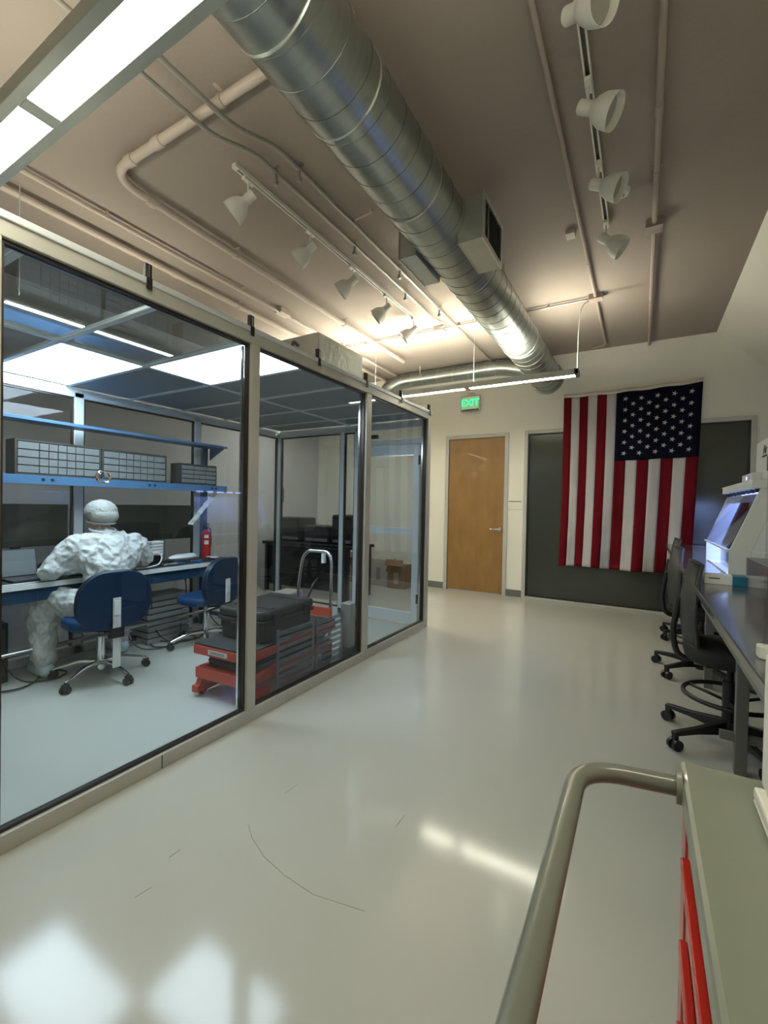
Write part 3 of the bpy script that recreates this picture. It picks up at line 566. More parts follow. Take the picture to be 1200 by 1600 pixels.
# ------------------------------------------------------------------ caster base helper (thing > base parts)
def star_base(o, R, mat, hubz, n=5, a0=.3, wheel='black', r_arm=.016, flat=False):
    for k in range(n):
        a = a0+2*pi*k/n; c, s_ = cos(a), sin(a)
        pts = [(c*.02, s_*.02, hubz), (c*R*.45, s_*R*.45, hubz+.005), (c*R*.8, s_*R*.8, hubz-.025), (c*R, s_*R, hubz-.045)]
        MB().tube(pts, [r_arm*1.25, r_arm*1.1, r_arm*.95, r_arm*.8], 10).build('base_arm', mat, o, smooth=True)
        m = MB(); ww = .026; px, py = -s_, c
        for q in (-1, 1):
            cx, cy = c*R+px*q*.016, s_*R+py*q*.016; m.cyl((cx-px*.009, cy-py*.009, ww+.0005), (cx+px*.009, cy+py*.009, ww+.0005), ww, n=18)
        m.box((c*R-.017, s_*R-.017, .03), (c*R+.017, s_*R+.017, hubz-.05), (0, 0, a), (c*R, s_*R, .04)); m.build('caster', wheel, o, smooth=True)
def rrect(w_, h_, r, n=6, taper=0):
    out = []
    for (cx, cy, a0) in ((w_/2-r, h_/2-r, 0), (-w_/2+r, h_/2-r, pi/2), (-w_/2+r, -h_/2+r, pi), (w_/2-r, -h_/2+r, 1.5*pi)):
        for k in range(n+1): a = a0+pi/2*k/n; x, y = cx+r*cos(a), cy+r*sin(a); out.append((x*(1-taper*y/h_), y))
    return out
def lab_chair(label, loc, rz, a0, tilt=.06):
    o = thing('lab_chair', label, 'chair', loc, rz, 'blue vinyl lab chairs in the clean room')    # faces +x
    star_base(o, .31, 'chrome', .115, 5, a0)
    MB().cyl((0,0,.06), (0,0,.30), .026).build('gas_column', 'chrome', o, smooth=True); MB().cyl((0,0,.20), (0,0,.37), .018).build('piston', 'steel', o, smooth=True)
    B((-.12, -.06, .355), (.10, .06, .385)).build('seat_plate', 'black', o, .004)
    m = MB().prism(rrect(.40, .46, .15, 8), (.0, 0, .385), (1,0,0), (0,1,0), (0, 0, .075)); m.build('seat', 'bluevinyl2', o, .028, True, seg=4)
    m = MB().box((-.262, -.026, .13), (-.252, .026, .62)); m.build('back_bar', 'label', o, .002)
    B((-.268, -.020, .50), (-.2625, .020, .60)).build('bar_label', 'whitecool', o)
    m = MB().box((-.27, -.045, .34), (-.235, .045, .41)); m.box((-.235, -.03, .355), (-.10, .03, .385)); m.tube([(-.25, .04, .38), (-.22, .12, .37), (-.20, .20, .35)], .008, 8); m.tube([(-.25, .04, .40), (-.20, .13, .41)], .007, 8); m.build('bracket_levers', 'black', o, smooth=True)
    pl = rrect(.50, .42, .19, 9, .06)
    R = Matrix.Translation((-.25, 0, .60)) @ Matrix.Rotation(-tilt, 4, 'Y')
    def curved(name, mat, sc, x0, x1, bev):
        m = MB(); m.T = R; m.prism([(p[0]*sc, p[1]*sc) for p in pl], (x0, 0, 0), (0,1,0), (0,0,1), (x1-x0, 0, 0)); return m.build(name, mat, o, bev, True, seg=3)
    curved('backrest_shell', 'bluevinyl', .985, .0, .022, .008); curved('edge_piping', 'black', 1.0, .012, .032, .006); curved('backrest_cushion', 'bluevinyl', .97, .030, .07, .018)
    return o
lab_chair('blue vinyl lab chair with chrome base that the person sits on', (-3.42, 1.75, 0), pi-.10, -2.95)
lab_chair('empty blue vinyl lab chair turned to the side near the red lift', (-3.45, 2.68, 0), pi+.12, 1.2)

# ------------------------------------------------------------------ person
pr_ = None
def body(name, mb, mat, parent, vox, sm=6, disp=None):
    o = mb.build(name, mat, parent, smooth=True)
    r = o.modifiers.new('r', 'REMESH'); r.mode = 'VOXEL'; r.voxel_size = vox; r.use_smooth_shade = True
    s_ = o.modifiers.new('s', 'SMOOTH'); s_.iterations = sm; s_.factor = .6
    for (ty, ns, stg) in (disp or []):
        t_ = bpy.data.textures.new(name+ty, 'CLOUDS' if ty == 'CREASE' else ty); t_.noise_scale = ns
        if ty == 'CREASE': t_.noise_basis = 'VORONOI_F2_F1'; t_.noise_depth = 1; t_.intensity = 1.0
        dmo = o.modifiers.new('d', 'DISPLACE'); dmo.texture = t_; dmo.strength = stg; dmo.mid_level = .5
    return o
lsh, lel, lha = (-3.60, 1.655, .965), (-3.63, 1.50, .79), (-3.86, 1.64, .765)
rsh, rel_, rha = (-3.60, 2.09, .965), (-3.62, 2.20, .83), (-3.86, 2.10, .765)
lhp, lkn, lft = (-3.46, 1.72, .53), (-3.80, 1.53, .56), (-3.76, 1.53, .08)
rhp, rkn, rft = (-3.46, 1.93, .53), (-3.84, 2.02, .56), (-3.86, 2.13, .08)
m = MB()
m.limb([(-3.46, 1.82, .56), (-3.50, 1.83, .70), (-3.57, 1.86, .87)], [.13, .125, .15]); m.limb([lsh, rsh], [.06, .06])
m.limb([(-3.60, 1.87, .93), (-3.625, 1.865, 1.06), (-3.65, 1.86, 1.13)], [.07, .055, .056])
m.ball((-3.655, 1.86, 1.195), (.098, .078, .115), 22, 14); m.ball((-3.70, 1.86, 1.14), (.055, .055, .05), 14, 8)
m.ball((-3.755, 1.86, 1.18), (.018, .013, .02), 8, 6); m.tube([(-3.75, 1.86, 1.20), (-3.765, 1.86, 1.175)], [.008, .014], 8)
m.ball((-3.74, 1.86, 1.15), (.014, .026, .009), 10, 6)
for sy in (-1, 1): m.ball((-3.645, 1.86+sy*.082, 1.175), (.018, .011, .030), 10, 8); m.ball((-3.742, 1.86+sy*.032, 1.205), (.012, .014, .009), 8, 6)
for (sh, el, ha, sy) in ((lsh, lel, lha, -1), (rsh, rel_, rha, 1)):
    m.limb([sh, el, ha], [.05, .042, .027])
    hx, hy, hz = ha; m.ball((hx-.045, hy, hz-.003), (.048, .040, .016), 14, 8)
    for k, L in enumerate((.060, .070, .066, .052)):
        fy = hy-.030*1+.020*k; m.limb([(hx-.085, fy, hz), (hx-.085-L*.5, fy, hz+.006), (hx-.085-L, fy, hz-.014)], [.0095, .009, .008])
    m.limb([(hx-.03, hy-sy*.030, hz), (hx-.055, hy-sy*.058, hz+.002), (hx-.085, hy-sy*.066, hz-.006)], [.012, .011, .009])
for (hp, kn, ft) in ((lhp, lkn, lft), (rhp, rkn, rft)):
    m.limb([hp, kn, ft], [.085, .06, .038]); m.limb([(ft[0]+.03, ft[1], .045), (ft[0]-.14, ft[1], .035)], [.04, .032])
person = body('person', m, 'skin', None, .007, 3)
tag(person, 'seated person in white coverall and hair cap working at the bench, seen from behind', 'person')
m = MB()
m.limb([(-3.45, 1.82, .56), (-3.49, 1.83, .70), (-3.57, 1.865, .88), (-3.60, 1.87, .95)], [.175, .17, .185, .14]); m.ball((-3.56, 1.87, .85), (.15, .26, .17), 20, 12)
m.limb([(-3.60, 1.69, .965), (-3.60, 1.87, 1.0), (-3.60, 2.06, .965)], [.085, .09, .085])
m.limb([(-3.61, 1.87, 1.00), (-3.622, 1.865, 1.055)], [.105, .080])
for (sh, el, ha) in ((lsh, lel, lha), (rsh, rel_, rha)): m.limb([sh, el, ha], [.095, .088, .05])
for (hp, kn, ft) in ((lhp, lkn, lft), (rhp, rkn, rft)): m.limb([hp, kn, (kn[0]*.5+ft[0]*.5, kn[1]*.5+ft[1]*.5, .32), (ft[0], ft[1], .13)], [.13, .115, .10, .095])
m.limb([(-3.60, 1.64, .93), (-3.58, 1.87, .90), (-3.60, 2.12, .93)], [.10, .13, .10])
for (sh, el) in ((lsh, lel), (rsh, rel_)): m.limb([(sh[0], sh[1]*.7+.56, sh[2]-.05), (el[0], el[1]*.6+.74, el[2]+.03)], [.10, .095])
body('coverall', m, 'coverall', person, .009, 5, [('CLOUDS', .12, .035), ('CREASE', .12, .042), ('CREASE', .05, .012)])
MB().tube([(-3.63+.082*cos(a), 1.865+.085*sin(a), 1.072-.02*cos(a)) for a in [2*pi*k/24 for k in range(24)]], .011, 8, closed=True).build('collar', 'coverall', person, smooth=True)
m = MB(); m.ball((-3.648, 1.86, 1.215), (.118, .112, .092), 26, 16); m.ball((-3.60, 1.86, 1.18), (.085, .10, .068), 20, 12); m.ball((-3.66, 1.86, 1.19), (.104, .104, .062), 20, 12)
for k in range(22): a = 2*pi*k/22+.1*sin(k*5); m.limb([(-3.648+.112*cos(a), 1.86+.106*sin(a), 1.20), (-3.648+.085*cos(a), 1.86+.082*sin(a), 1.272)], [.011, .006])
body('hair_cap', m, 'cap', person, .008, 3, [('CLOUDS', .025, .006)])
m = MB(); m.tube([(-3.645+.104*cos(a), 1.86+.092*sin(a), 1.132-.012*cos(a)) for a in [2*pi*k/28 for k in range(28)]], .006, 6, closed=True); m.build('cap_elastic', 'cap', person, smooth=True)
for ft in (lft, rft):
    m = MB(); m.limb([(ft[0]+.04, ft[1], .055), (ft[0]-.06, ft[1], .056), (ft[0]-.15, ft[1], .046)], [.052, .052, .044]); m.limb([(ft[0], ft[1], .07), (ft[0], ft[1], .15)], [.055, .05]); body('shoe_cover', m, 'bootie', person, .009, 2, [('CLOUDS', .03, .008)])

# ------------------------------------------------------------------ red lift table
lt = thing('lift_table', 'red hydraulic lift table with black top and chrome push handle', 'lift table', (-2.375, 2.43, 0), .06)
hx, hy = .235, .50
B((-hx, -hy, .345), (hx, hy, .358)).build('platform_mat', 'blacksoft', lt, .002)
B((-hx-.004, -hy-.004, .285), (hx+.004, hy+.004, .3445)).build('platform', 'lift', lt, .004)
B((-.10, -hy-.0065, .300), (.07, -hy-.0045, .330)).build('warning_label', 'label', lt); 
for q in (.308, .317): B((-.08, -hy-.0072, q), (.05, -hy-.0066, q+.004)).build('label_print', 'darkgrey', lt)
m = MB()
for k in range(5): m.box((-hx+.05-.008*(k % 2), -hy+.08, .195+k*.018), (hx-.05+.008*(k % 2), hy-.08, .213+k*.018))
m.build('bellows', 'blacksoft', lt, .003)
m = MB(); m.box((-hx+.01, -hy+.03, .125), (-hx+.05, hy-.02, .195)); m.box((hx-.05, -hy+.03, .125), (hx-.01, hy-.02, .195)); m.box((-hx+.01, -hy+.0, .125), (hx-.01, -hy+.05, .195)); m.box((-hx+.05, -hy+.05, .13), (hx-.05, hy-.02, .150)); m.box((-hx+.01, hy-.10, .08), (hx-.01, hy-.02, .195)); m.build('base_frame', 'lift', lt, .004)
for sx in (-1, 1):
    B((sx*(hx-.03)-.028, -hy-.02, .03), (sx*(hx-.03)+.028, -hy+.22, .075)).build('outrigger_foot', 'lift', lt, .004)
    MB().prism([(-.03, .0), (.06, 0), (.04, .06), (0, .06)], (sx*(hx-.03)-.022, -hy+.03, .070), (0,1,0), (0,0,1), (.044, 0, 0)).build('foot_bracket', 'lift', lt, .002)
    for y in (-hy+.02, hy-.09): MB().cyl((sx*(hx-.03)-.017+(0 if y < 0 else 0), y+.02, .0355 if y < 0 else .0505), (sx*(hx-.03)+.017, y+.02, .0355 if y < 0 else .0505), .035 if y < 0 else .05, n=22).build('wheel', 'redfire' if y < 0 else 'black', lt, smooth=True)
hp = [(-.17, hy+.025, .20), (-.17, hy+.03, .62), (-.15, hy+.06, .84), (-.10, hy+.075, .90), (.10, hy+.075, .90), (.15, hy+.06, .84), (.17, hy+.03, .62), (.17, hy+.025, .20)]
MB().tube(fillet(hp, .09, 8), .015, 12).build('push_handle', 'chrome', lt, smooth=True)
m = MB(); m.box((-.05, hy+.005, .10), (.05, hy+.10, .30)); m.box((-.19, hy+.0, .36), (.19, hy+.018, .44)); m.build('pump_housing', 'lift', lt, .006)
MB().cyl((.06, hy+.075, .88), (.06, hy+.075, .80), .02).build('release_lever_grip', 'whitecool', lt, smooth=True)
MB().tube([(-.02, hy+.10, .14), (-.02, hy+.20, .12), (-.02, hy+.26, .15)], .009, 8).build('foot_pedal', 'black', lt, smooth=True)
o = thing('hard_case', 'large black hard equipment case lying on the red lift table', 'equipment case', (-2.375, 2.39, .3585), .06)
MB().prism(rrect(.40, .56, .05), (0, 0, 0), (1,0,0), (0,1,0), (0,0,.13)).build('case_base', 'case', o, .012, True)
MB().prism(rrect(.44, .60, .05), (0, 0, .13), (1,0,0), (0,1,0), (0,0,.022)).build('rim', 'case', o, .004, True)
MB().prism(rrect(.43, .59, .055), (0, 0, .1525), (1,0,0), (0,1,0), (0,0,.065)).build('lid', 'case', o, .022, True, seg=3)
for y in (-.17, .17): 
    B((.2155, y-.03, .10), (.232, y+.03, .19)).build('latch', 'black', o, .004); B((-.15, y-.02, .2175), (.19, y+.02, .224)).build('lid_rib', 'case', o, .003)
B((-.06, -.315, .10), (.06, -.29, .13)).build('carry_handle', 'black', o, .006)
MB().tube(fillet([(.12, .30, .17), (.14, .36, .30), (.14, .42, .34)], .03), .009, 8).build('telescopic_handle', 'black', o, smooth=True)
o = thing('power_unit', 'grey metal power box with cable at the foot of the lift handle', 'power unit', (-2.14, 3.10, .06)); o.location.z = .0005
B((-.05, -.055, .10), (.05, .055, .47)).build('case', 'galvbox', o, .006); B((-.06, -.06, 0), (.06, .06, .10)).build('base', 'black', o, .004)
for k in range(5): MB().cyl((.051, .03, .16+.05*k), (.055, .03, .16+.05*k), .008, n=10).build('screw', 'steel', o)
MB().tube(fillet([(.03, .056, .18), (.03, .11, .20), (.03, .16, .10), (.03, .13, .02), (.03, .07, .008)], .05), .005, 8).build('cord', 'cable', o, smooth=True)
o = thing('supply_carton', 'small white and violet carton on the floor behind the lift table', 'carton', (-3.40, 3.72, .0005), .25); B((-.14, -.17, 0), (.14, .17, .24)).build('box_body', 'cartonpale', o, .003); B((.1403, -.17, .06), (.1415, .17, .19)).build('print_band', 'purple', o); B((-.14, -.1715, .06), (.14, -.1703, .19)).build('print_band', 'purple', o); B((-.14, -.025, .2403), (.14, .025, .242)).build('tape', 'label', o)
o = thing('supply_carton', 'upper small carton standing on the white and violet one', 'carton', (-3.42, 3.74, .2425), .1); B((-.11, -.13, 0), (.11, .13, .08)).build('box_body', 'cartonpale', o, .003); B((.1103, -.1, .02), (.1115, .1, .06)).build('print_band', 'purple', o)

# ------------------------------------------------------------------ beyond the clean room
def carton(label, x, y, w_, d_, h_, rz, mat, open_=False):
    o = thing('carton', label, 'carton', (x, y, .0005), rz); t = .006; m = MB()
    m.box((-w_/2, -d_/2, 0), (w_/2, d_/2, t)); m.box((-w_/2, -d_/2, t), (w_/2, -d_/2+t, h_)); m.box((-w_/2, d_/2-t, t), (w_/2, d_/2, h_)); m.box((-w_/2, -d_/2+t, t), (-w_/2+t, d_/2-t, h_)); m.box((w_/2-t, -d_/2+t, t), (w_/2, d_/2-t, h_)); m.build('box_body', mat, o)
    if open_:
        B((-w_/2, -d_/2-.10, h_-.04), (w_/2, -d_/2-.096, h_+.06), (-.5, 0, 0), (0, -d_/2, h_)).build('flap', mat, o); B((-w_/2-.004, -d_/2, h_-.11), (-w_/2-.0, d_/2, h_), (0, .25, 0), (-w_/2, 0, h_)).build('flap', mat, o)
    else: B((-w_/2, -d_/2, h_), (w_/2, d_/2, h_+.005)).build('flap', mat, o)
    B((-.04, -d_/2-.0015, h_*.2), (.04, -d_/2-.0003, h_*.7)).build('box_print', 'greyplas' if mat == 'cartonpale' else 'cartonpale', o)
carton('pale closed carton on the floor against the back wall', -3.70, 6.33, .34, .3, .42, 0, 'cartonpale')
carton('brown open carton in front of the pale one by the back wall', -3.33, 6.22, .30, .28, .36, .1, 'carton', True)
carton('brown carton further left along the back wall', -4.28, 6.3, .34, .3, .42, .1, 'carton', True)
o = thing('equipment_table', 'black equipment table beyond the far end of the clean room', 'table', (-4.15, 5.15, .0)); B((-.80, -.32, .70), (.80, .32, .74)).build('tabletop', 'black', o, .003)
for sx in (-1, 1):
    for sy in (-1, 1): B((sx*.74-.025, sy*.27-.025, 0), (sx*.74+.025, sy*.27+.025, .699)).build('leg', 'black', o)
B((-.76, -.27, .10), (.76, -.25, .69)).build('modesty_panel', 'black', o)
for i, (x, w_, h_, lb) in enumerate([(-4.62, .5, .36, 'black machine on the far table, leftmost'), (-4.05, .46, .25, 'black machine on the far table, middle'), (-3.6, .36, .42, 'black machine on the far table, rightmost and tallest')]):
    o = thing('machine', lb, 'machine', (x, 5.2, .7405)); B((-w_/2, -.2, 0), (w_/2, .2, h_)).build('cabinet', 'black', o, .03); B((-w_/2+.03, -.205, h_*.5), (w_/2-.03, -.2005, h_*.85)).build('panel', 'darkgrey', o); B((-w_/2+.03, -.21, .03), (w_/2-.03, -.2005, .07)).build('handle', 'greyplas', o, .003)
o = thing('wall_controller', 'small dark box with cable on the left wall beyond the booth', 'wall box', (XL+.0, 5.55, 1.45)); B((.0005, -.06, -.12), (.05, .06, .12)).build('case', 'darkgrey', o, .005); MB().tube(fillet([(.03, .0, -.12), (.03, .03, -.3), (.03, -.03, -.5)], .05), .005, 6).build('cord', 'cable', o)

# ================================================================== BACK WALL OBJECTS
# exit sign
ex = thing('exit_sign', 'illuminated green exit sign on the back wall above the wooden door', 'exit sign', (-2.315, YB, 2.90))
B((-.155, -.05, -.115), (.155, -.012, .115)).build('housing', 'alum', ex, .006); B((-.05, -.035, .115), (.05, -.001, .17)).build('canopy', 'taupelt', ex, .005); B((-.05, -.012, -.08), (.05, -.0005, .08)).build('back_plate', 'alum', ex)
B((-.135, -.0535, -.085), (.135, -.0505, .095)).build('face', 'em_face', ex)
text('lettering', 'EXIT', .14, 'em_green', ex, (0, -.055, .005), (pi/2, 0, 0), .002, bold=.004)
B((-.14, -.0535, -.112), (.14, -.0505, -.095)).build('lower_trim', 'darkgrey', ex)
o = thing('room_sign', 'small white room sign plate between the door and the dark window', 'sign', (-1.61, YB, 1.38)); B((-.11, -.006, -.05), (.11, -.0005, .05)).build('plate', 'wall', o, .001); B((-.10, -.0075, .015), (.09, -.0062, .024)).build('print_line', 'darkgrey', o); B((-.13, -.008, -.10), (.11, -.0005, -.094)).build('ledge', 'frame', o)
o = thing('wall_switch', 'small pale switch plates on the back wall left of the door', 'switch', (-2.98, YB, 1.25))
for z in (.12, .0, -.1): B((-.03, -.008, z-.04), (.03, -.0005, z+.04)).build('plate', 'white', o, .002)

# flag
FT, FB, FLx, FRx = 2.875, .515, -.965, .60
fg = thing('flag', 'large American flag hung vertically over the dark window', 'flag', (0, YB-.06, 0))
def fp(u, v, off=0):
    # u 0..1 across, v 0..1 down
    topz = FT+.035*u-.012*sin(pi*u)-.012*sin(2*pi*u*2)**2; botz = FB+.01-.0*u+.006*sin(u*9)
    z = topz+(botz-topz)*v; x0 = FLx-.015*v*v+.03*v*(1-v); x1 = FRx-.055*v-.02*v*v; x = x0+(x1-x0)*u
    y = -.028*v*sin(u*21+v*1.5)-.012*sin(u*11+v*7)*v-.006*sin(v*31+u*14)*(.3+v)-.01*v*sin(u*43-v*6)
    y -= .10*max(0, v-.97)*3*(1-u)
    return Vector((x, y-off, z))
def cloth(name, mat, u0, u1, v0, v1, nu, nv, off=0):
    m = MB(); vs = [fp(u0+(u1-u0)*i/nu, v0+(v1-v0)*j/nv, off) for j in range(nv+1) for i in range(nu+1)]; fs = [(j*(nu+1)+i, j*(nu+1)+i+1, (j+1)*(nu+1)+i+1, (j+1)*(nu+1)+i) for j in range(nv) for i in range(nu)]
    m.add(vs, fs); o = m.build(name, mat, fg, smooth=True); s_ = o.modifiers.new('s', 'SOLIDIFY'); s_.thickness = .002; return o
CV = .395
us = [0, .064, .13, .196, .267, .34, .412]                       # six long stripes
us2 = [.412+(1-.412)*k/7 for k in range(8)]
for k in range(6): cloth('stripe', 'red' if k % 2 == 0 else 'fwhite', us[k], us[k+1], .018, 1, 4, 70)
for k in range(7): cloth('stripe', 'red' if k % 2 == 0 else 'fwhite', us2[k], us2[k+1], CV, 1, 5, 50)
cloth('canton', 'navy', .412, 1, .018, CV, 24, 24); cloth('heading_band', 'heading', 0, 1, -.002, .018, 40, 1, .001)
for u in (.015, .5, .985): p = fp(u, .008, .004); MB().tube([p+Vector((.012*cos(a), 0, .012*sin(a))) for a in [2*pi*k/12 for k in range(12)]], .003, 5, closed=True).build('grommet', 'steel', fg, smooth=True)
# upright points towards the fly: nine columns of six and five
for c_ in range(9):
    nrow = 6 if c_ % 2 == 0 else 5
    for r_ in range(nrow):
        u = .412+.588*(.115+.77*c_/8*1.0); vv = .018+(CV-.018)*((.105 if nrow == 6 else .105+.079)+r_*.158)
        m = MB(); R0 = .0325; c0 = fp(u, vv); vs = [fp(u, vv, .003)]
        for k in range(10):
            a = 2*pi*k/10; rr = R0 if k % 2 == 0 else R0*.40; du, dv = rr*cos(a)/1.54, -rr*sin(a)/2.36; vs.append(fp(u+du, vv+dv, .003))
        m.add(vs, [(0, 1+k, 1+(k+1) % 10) for k in range(10)]); m.build('star', 'fwhite', fg)

# ================================================================== RIGHT SIDE
BX0, BX1, BZR = .255, 1.10, .90
rb = thing('stainless_bench', 'long stainless steel high bench along the right wall', 'workbench', (0, 0, 0))
B((BX0, 1.0, BZR-.035), (BX1, 6.45, BZR)).build('worktop', 'benchtop', rb, .004)
B((BX0+.03, 1.02, BZR-.10), (BX0+.055, 6.43, BZR-.0355)).build('apron', 'benchleg', rb, .002)
for y in (1.1, 2.76, 4.0, 5.2, 6.35):
    for x in (BX0+.17, BX1-.08): 
        B((x, y, .0), (x+.05, y+.05, BZR-.0355)).build('leg', 'benchleg', rb, .003)
    B((BX0+.11, y+.01, .16), (BX1-.08, y+.04, .20)).build('crossbar', 'benchleg', rb, .002)
B((BX0+.42, 1.15, .17), (BX0+.44, 6.35, .2)).build('rear_rail', 'benchleg', rb, .002)
for (y, lb) in ((1.30, 'black equipment cabinet under the near end of the stainless bench'), (2.02, 'black equipment cabinet under the stainless bench beside the nearest stool')):
    o = thing('equipment_cabinet', lb, 'cabinet', (.86, y+.28, .0005)); B((-.20, -.28, 0), (.20, .28, .62)).build('cabinet_body', 'black', o, .004)
    for k in range(3): B((-.206, -.26, .04+.19*k), (-.2005, .26, .21+.19*k)).build('drawer', 'darkgrey', o, .002)
# drafting stools
def stool(label, loc, rz, a0):
    o = thing('drafting_stool', label, 'stool', loc, rz, 'drafting stools at the stainless bench')    # faces +x
    for k in range(5):
        a = a0+2*pi*k/5; c, s_ = cos(a), sin(a); R_ = .33
        m = MB(); m.prism([(.03, .075), (.03, .145), (R_*.7, .115), (R_, .10), (R_, .08), (R_*.7, .085)], (-s_*-.0, 0, 0), (c, s_, 0), (0,0,1), (-s_*.001, c*.001, 0))
        m = MB(); m.T = Matrix.Rotation(a, 4, 'Z'); m.prism([(.03, .07), (.03, .145), (R_*.6, .115), (R_+.012, .10), (R_+.012, .078), (R_*.6, .082)], (0, -.017, 0), (1,0,0), (0,0,1), (0, .034, 0)); m.build('base_arm', 'black', o, .004)
        m = MB(); m.T = Matrix.Rotation(a, 4, 'Z')
        for q in (-1, 1): m.cyl((R_, q*.018-.009, .0305), (R_, q*.018+.009, .0305), .03, n=20)
        m.box((R_-.012, -.012, .03), (R_+.012, .012, .080)); m.build('caster', 'black', o, smooth=True)
    MB().cyl((0,0,.05), (0,0,.36), .034).build('column_shroud', 'black', o, smooth=True); MB().cyl((0,0,.30), (0,0,.46), .018).build('piston', 'black', o, smooth=True)
    MB().tube([(.215*cos(t_), .215*sin(t_), .275) for t_ in [2*pi*k/36 for k in range(36)]], .0125, 10, closed=True).build('foot_ring', 'black', o, smooth=True)
    for k in range(3): a = .5+2*pi*k/3; MB().tube([(.03*cos(a), .03*sin(a), .25), (.21*cos(a), .21*sin(a), .275)], .009, 8).build('ring_spoke', 'black', o, smooth=True)
    B((-.12, -.09, .44), (.12, .09, .475)).build('mechanism', 'black', o, .006)
    m = MB().prism(rrect(.46, .47, .17, 9), (.01, 0, .475), (1,0,0), (0,1,0), (0,0,.085)); m.build('seat', 'seatf', o, .035, True, seg=4)
    # back support arm and leaf-shaped backrest
    MB().tube(fillet([(-.10, 0, .455), (-.25, 0, .455), (-.275, 0, .60), (-.245, 0, .80)], .06), .016, 10).build('back_arm', 'black', o, smooth=True)
    nu, nv = 12, 14; vs = []; fs = []
    for j in range(nv+1):
        v = j/nv; z = .56+.44*v; wv = .5*(.22+.18*sin(pi*min(1, .15+v*.95))**.8) * (1 if v < .55 else 1-.62*((v-.55)/.45)**2)
        for i in range(nu+1):
            u = i/nu*2-1; vs.append((-.215-.03*sin(pi*v)+.05*u*u-.05*v*v*0+.02*v, u*wv, z+.02*(1-u*u)*v))
    fs = [(j*(nu+1)+i, j*(nu+1)+i+1, (j+1)*(nu+1)+i+1, (j+1)*(nu+1)+i) for j in range(nv) for i in range(nu)]
    ob = MB().add(vs, fs).build('backrest', 'mesh', o, smooth=True); s_ = ob.modifiers.new('s', 'SOLIDIFY'); s_.thickness = .014; s_.offset = 0
    edge = [vs[i] for i in range(nu+1)]+[vs[(j+1)*(nu+1)-1] for j in range(1, nv+1)]+[vs[nv*(nu+1)+i] for i in range(nu-1, -1, -1)]+[vs[j*(nu+1)] for j in range(nv-1, 0, -1)]
    MB().tube(edge, .011, 8, closed=True).build('backrest_rim', 'mesh', o, smooth=True)
    return o
s0 = stool('nearest drafting stool, dark seat with foot ring under the bench', (.445, 3.08, 0), .0, 2.55)
s1 = copy_tree(s0); s1.location = (.43, 4.30, 0); s1.rotation_euler.z = .12; s1['label'] = 'middle drafting stool between the nearest and the farthest one'
s2 = copy_tree(s0); s2.location = (.50, 5.45, 0); s2.rotation_euler.z = -.05; s2['label'] = 'farthest drafting stool, beside the flag'
# PCR hood / clean bench hood
hd = thing('clean_air_hood', 'white clean air hood with sloping sash glowing blue on the bench', 'hood', (0, 3.38, BZR+.0005))
L = 1.12; prof = [(.465, 0), (.465, .165), (.605, .545), (1.08, .545), (1.08, 0)]
def side(y0, y1, nm, mat='bscwhite'):
    m = MB(); m.prism([(.465, 0), (.465, .165), (.605, .545), (.70, .545), (.57, .165), (.57, 0)], (0, y0, 0), (1,0,0), (0,0,1), (0, y1-y0, 0)); m.build(nm, mat, hd, .003)
side(0, .02, 'side_panel'); side(L-.02, L, 'side_panel')
B((.571, .004, .0), (1.08, .016, .165)).build('side_window', 'bscwhite', hd); MB().prism([(.571, .166), (.70, .545), (1.08, .545), (1.08, .166)], (0, .004, 0), (1,0,0), (0,0,1), (0, .010, 0)).build('side_window', 'bscback', hd)
B((1.07, .021, .0), (1.08, L-.021, .544)).build('rear_panel', 'bscback', hd); B((.48, .021, .0), (1.069, L-.021, .008)).build('work_surface', 'bscback', hd)
m = MB(); m.box((.0, .022, .0), (.006, L-.022, .40)); ob = m.build('sash', 'sash', hd); ob.location = (.463, 0, .170); ob.rotation_euler = (0, .353, 0)
m = MB(); m.box((-.01, .0, -.006), (.012, L, .006)); ob = m.build('sash_rail', 'bscwhite', hd, .002); ob.location = (.463, 0, .166)
B((.56, -.01, .546), (1.09, L+.01, .60)).build('top_housing', 'bscwhite', hd, .006); B((.553, L-.03, .553), (.5595, L+.0, .592)).build('end_cap', 'black', hd)
for k in range(8): B((.585, .03+k*(L-.08)/7, .522), (.612, .055+k*(L-.08)/7, .5455)).build('hinge_clip', 'black', hd, .002)
B((.612, .021, .47), (.616, L-.021, .521)).build('added_baffle', 'bscwhite', hd)  # lip added to screen the lamp and keep its streak off the booth glass
B((.68, .04, .535), (1.0, L-.04, .5455)).build('lamp_panel', 'em_bsc', hd)
o = thing('fan_filter_unit', 'white fan unit with control buttons standing on the hood', 'fan unit', (.0, 3.38, BZR+.602)); B((.61, .30, 0), (1.05, .62, .06)).build('base', 'bscwhite', o, .004)
B((.665, .06, .0), (1.06, .50, .27)).build('cabinet', 'bscwhite', o, .006)
for k in range(3): MB().cyl((.70+.03*(k % 2), .0595, .10-.03*k), (.70+.03*(k % 2), .056, .10-.03*k), .006, n=10).build('button', 'darkgrey', o)
B((.6605, .14, .06), (.6648, .17, .15)).build('slot', 'black', o); text('lettering', 'Air', .075, 'darkgrey', o, (.6640, .25, .20), (pi/2, 0, -pi/2), .0008, bold=.002)
B((.6605, .20, .155), (.6645, .31, .165)).build('underline', 'darkgrey', o)
B((.67, .08, .2705), (.78, .26, .28), (0, -.15, 0)).build('top_flap', 'black', o)
MB().cyl((.6095, .45, .03), (.6065, .45, .03), .012, n=14).build('indicator_light', 'em_blue', o)
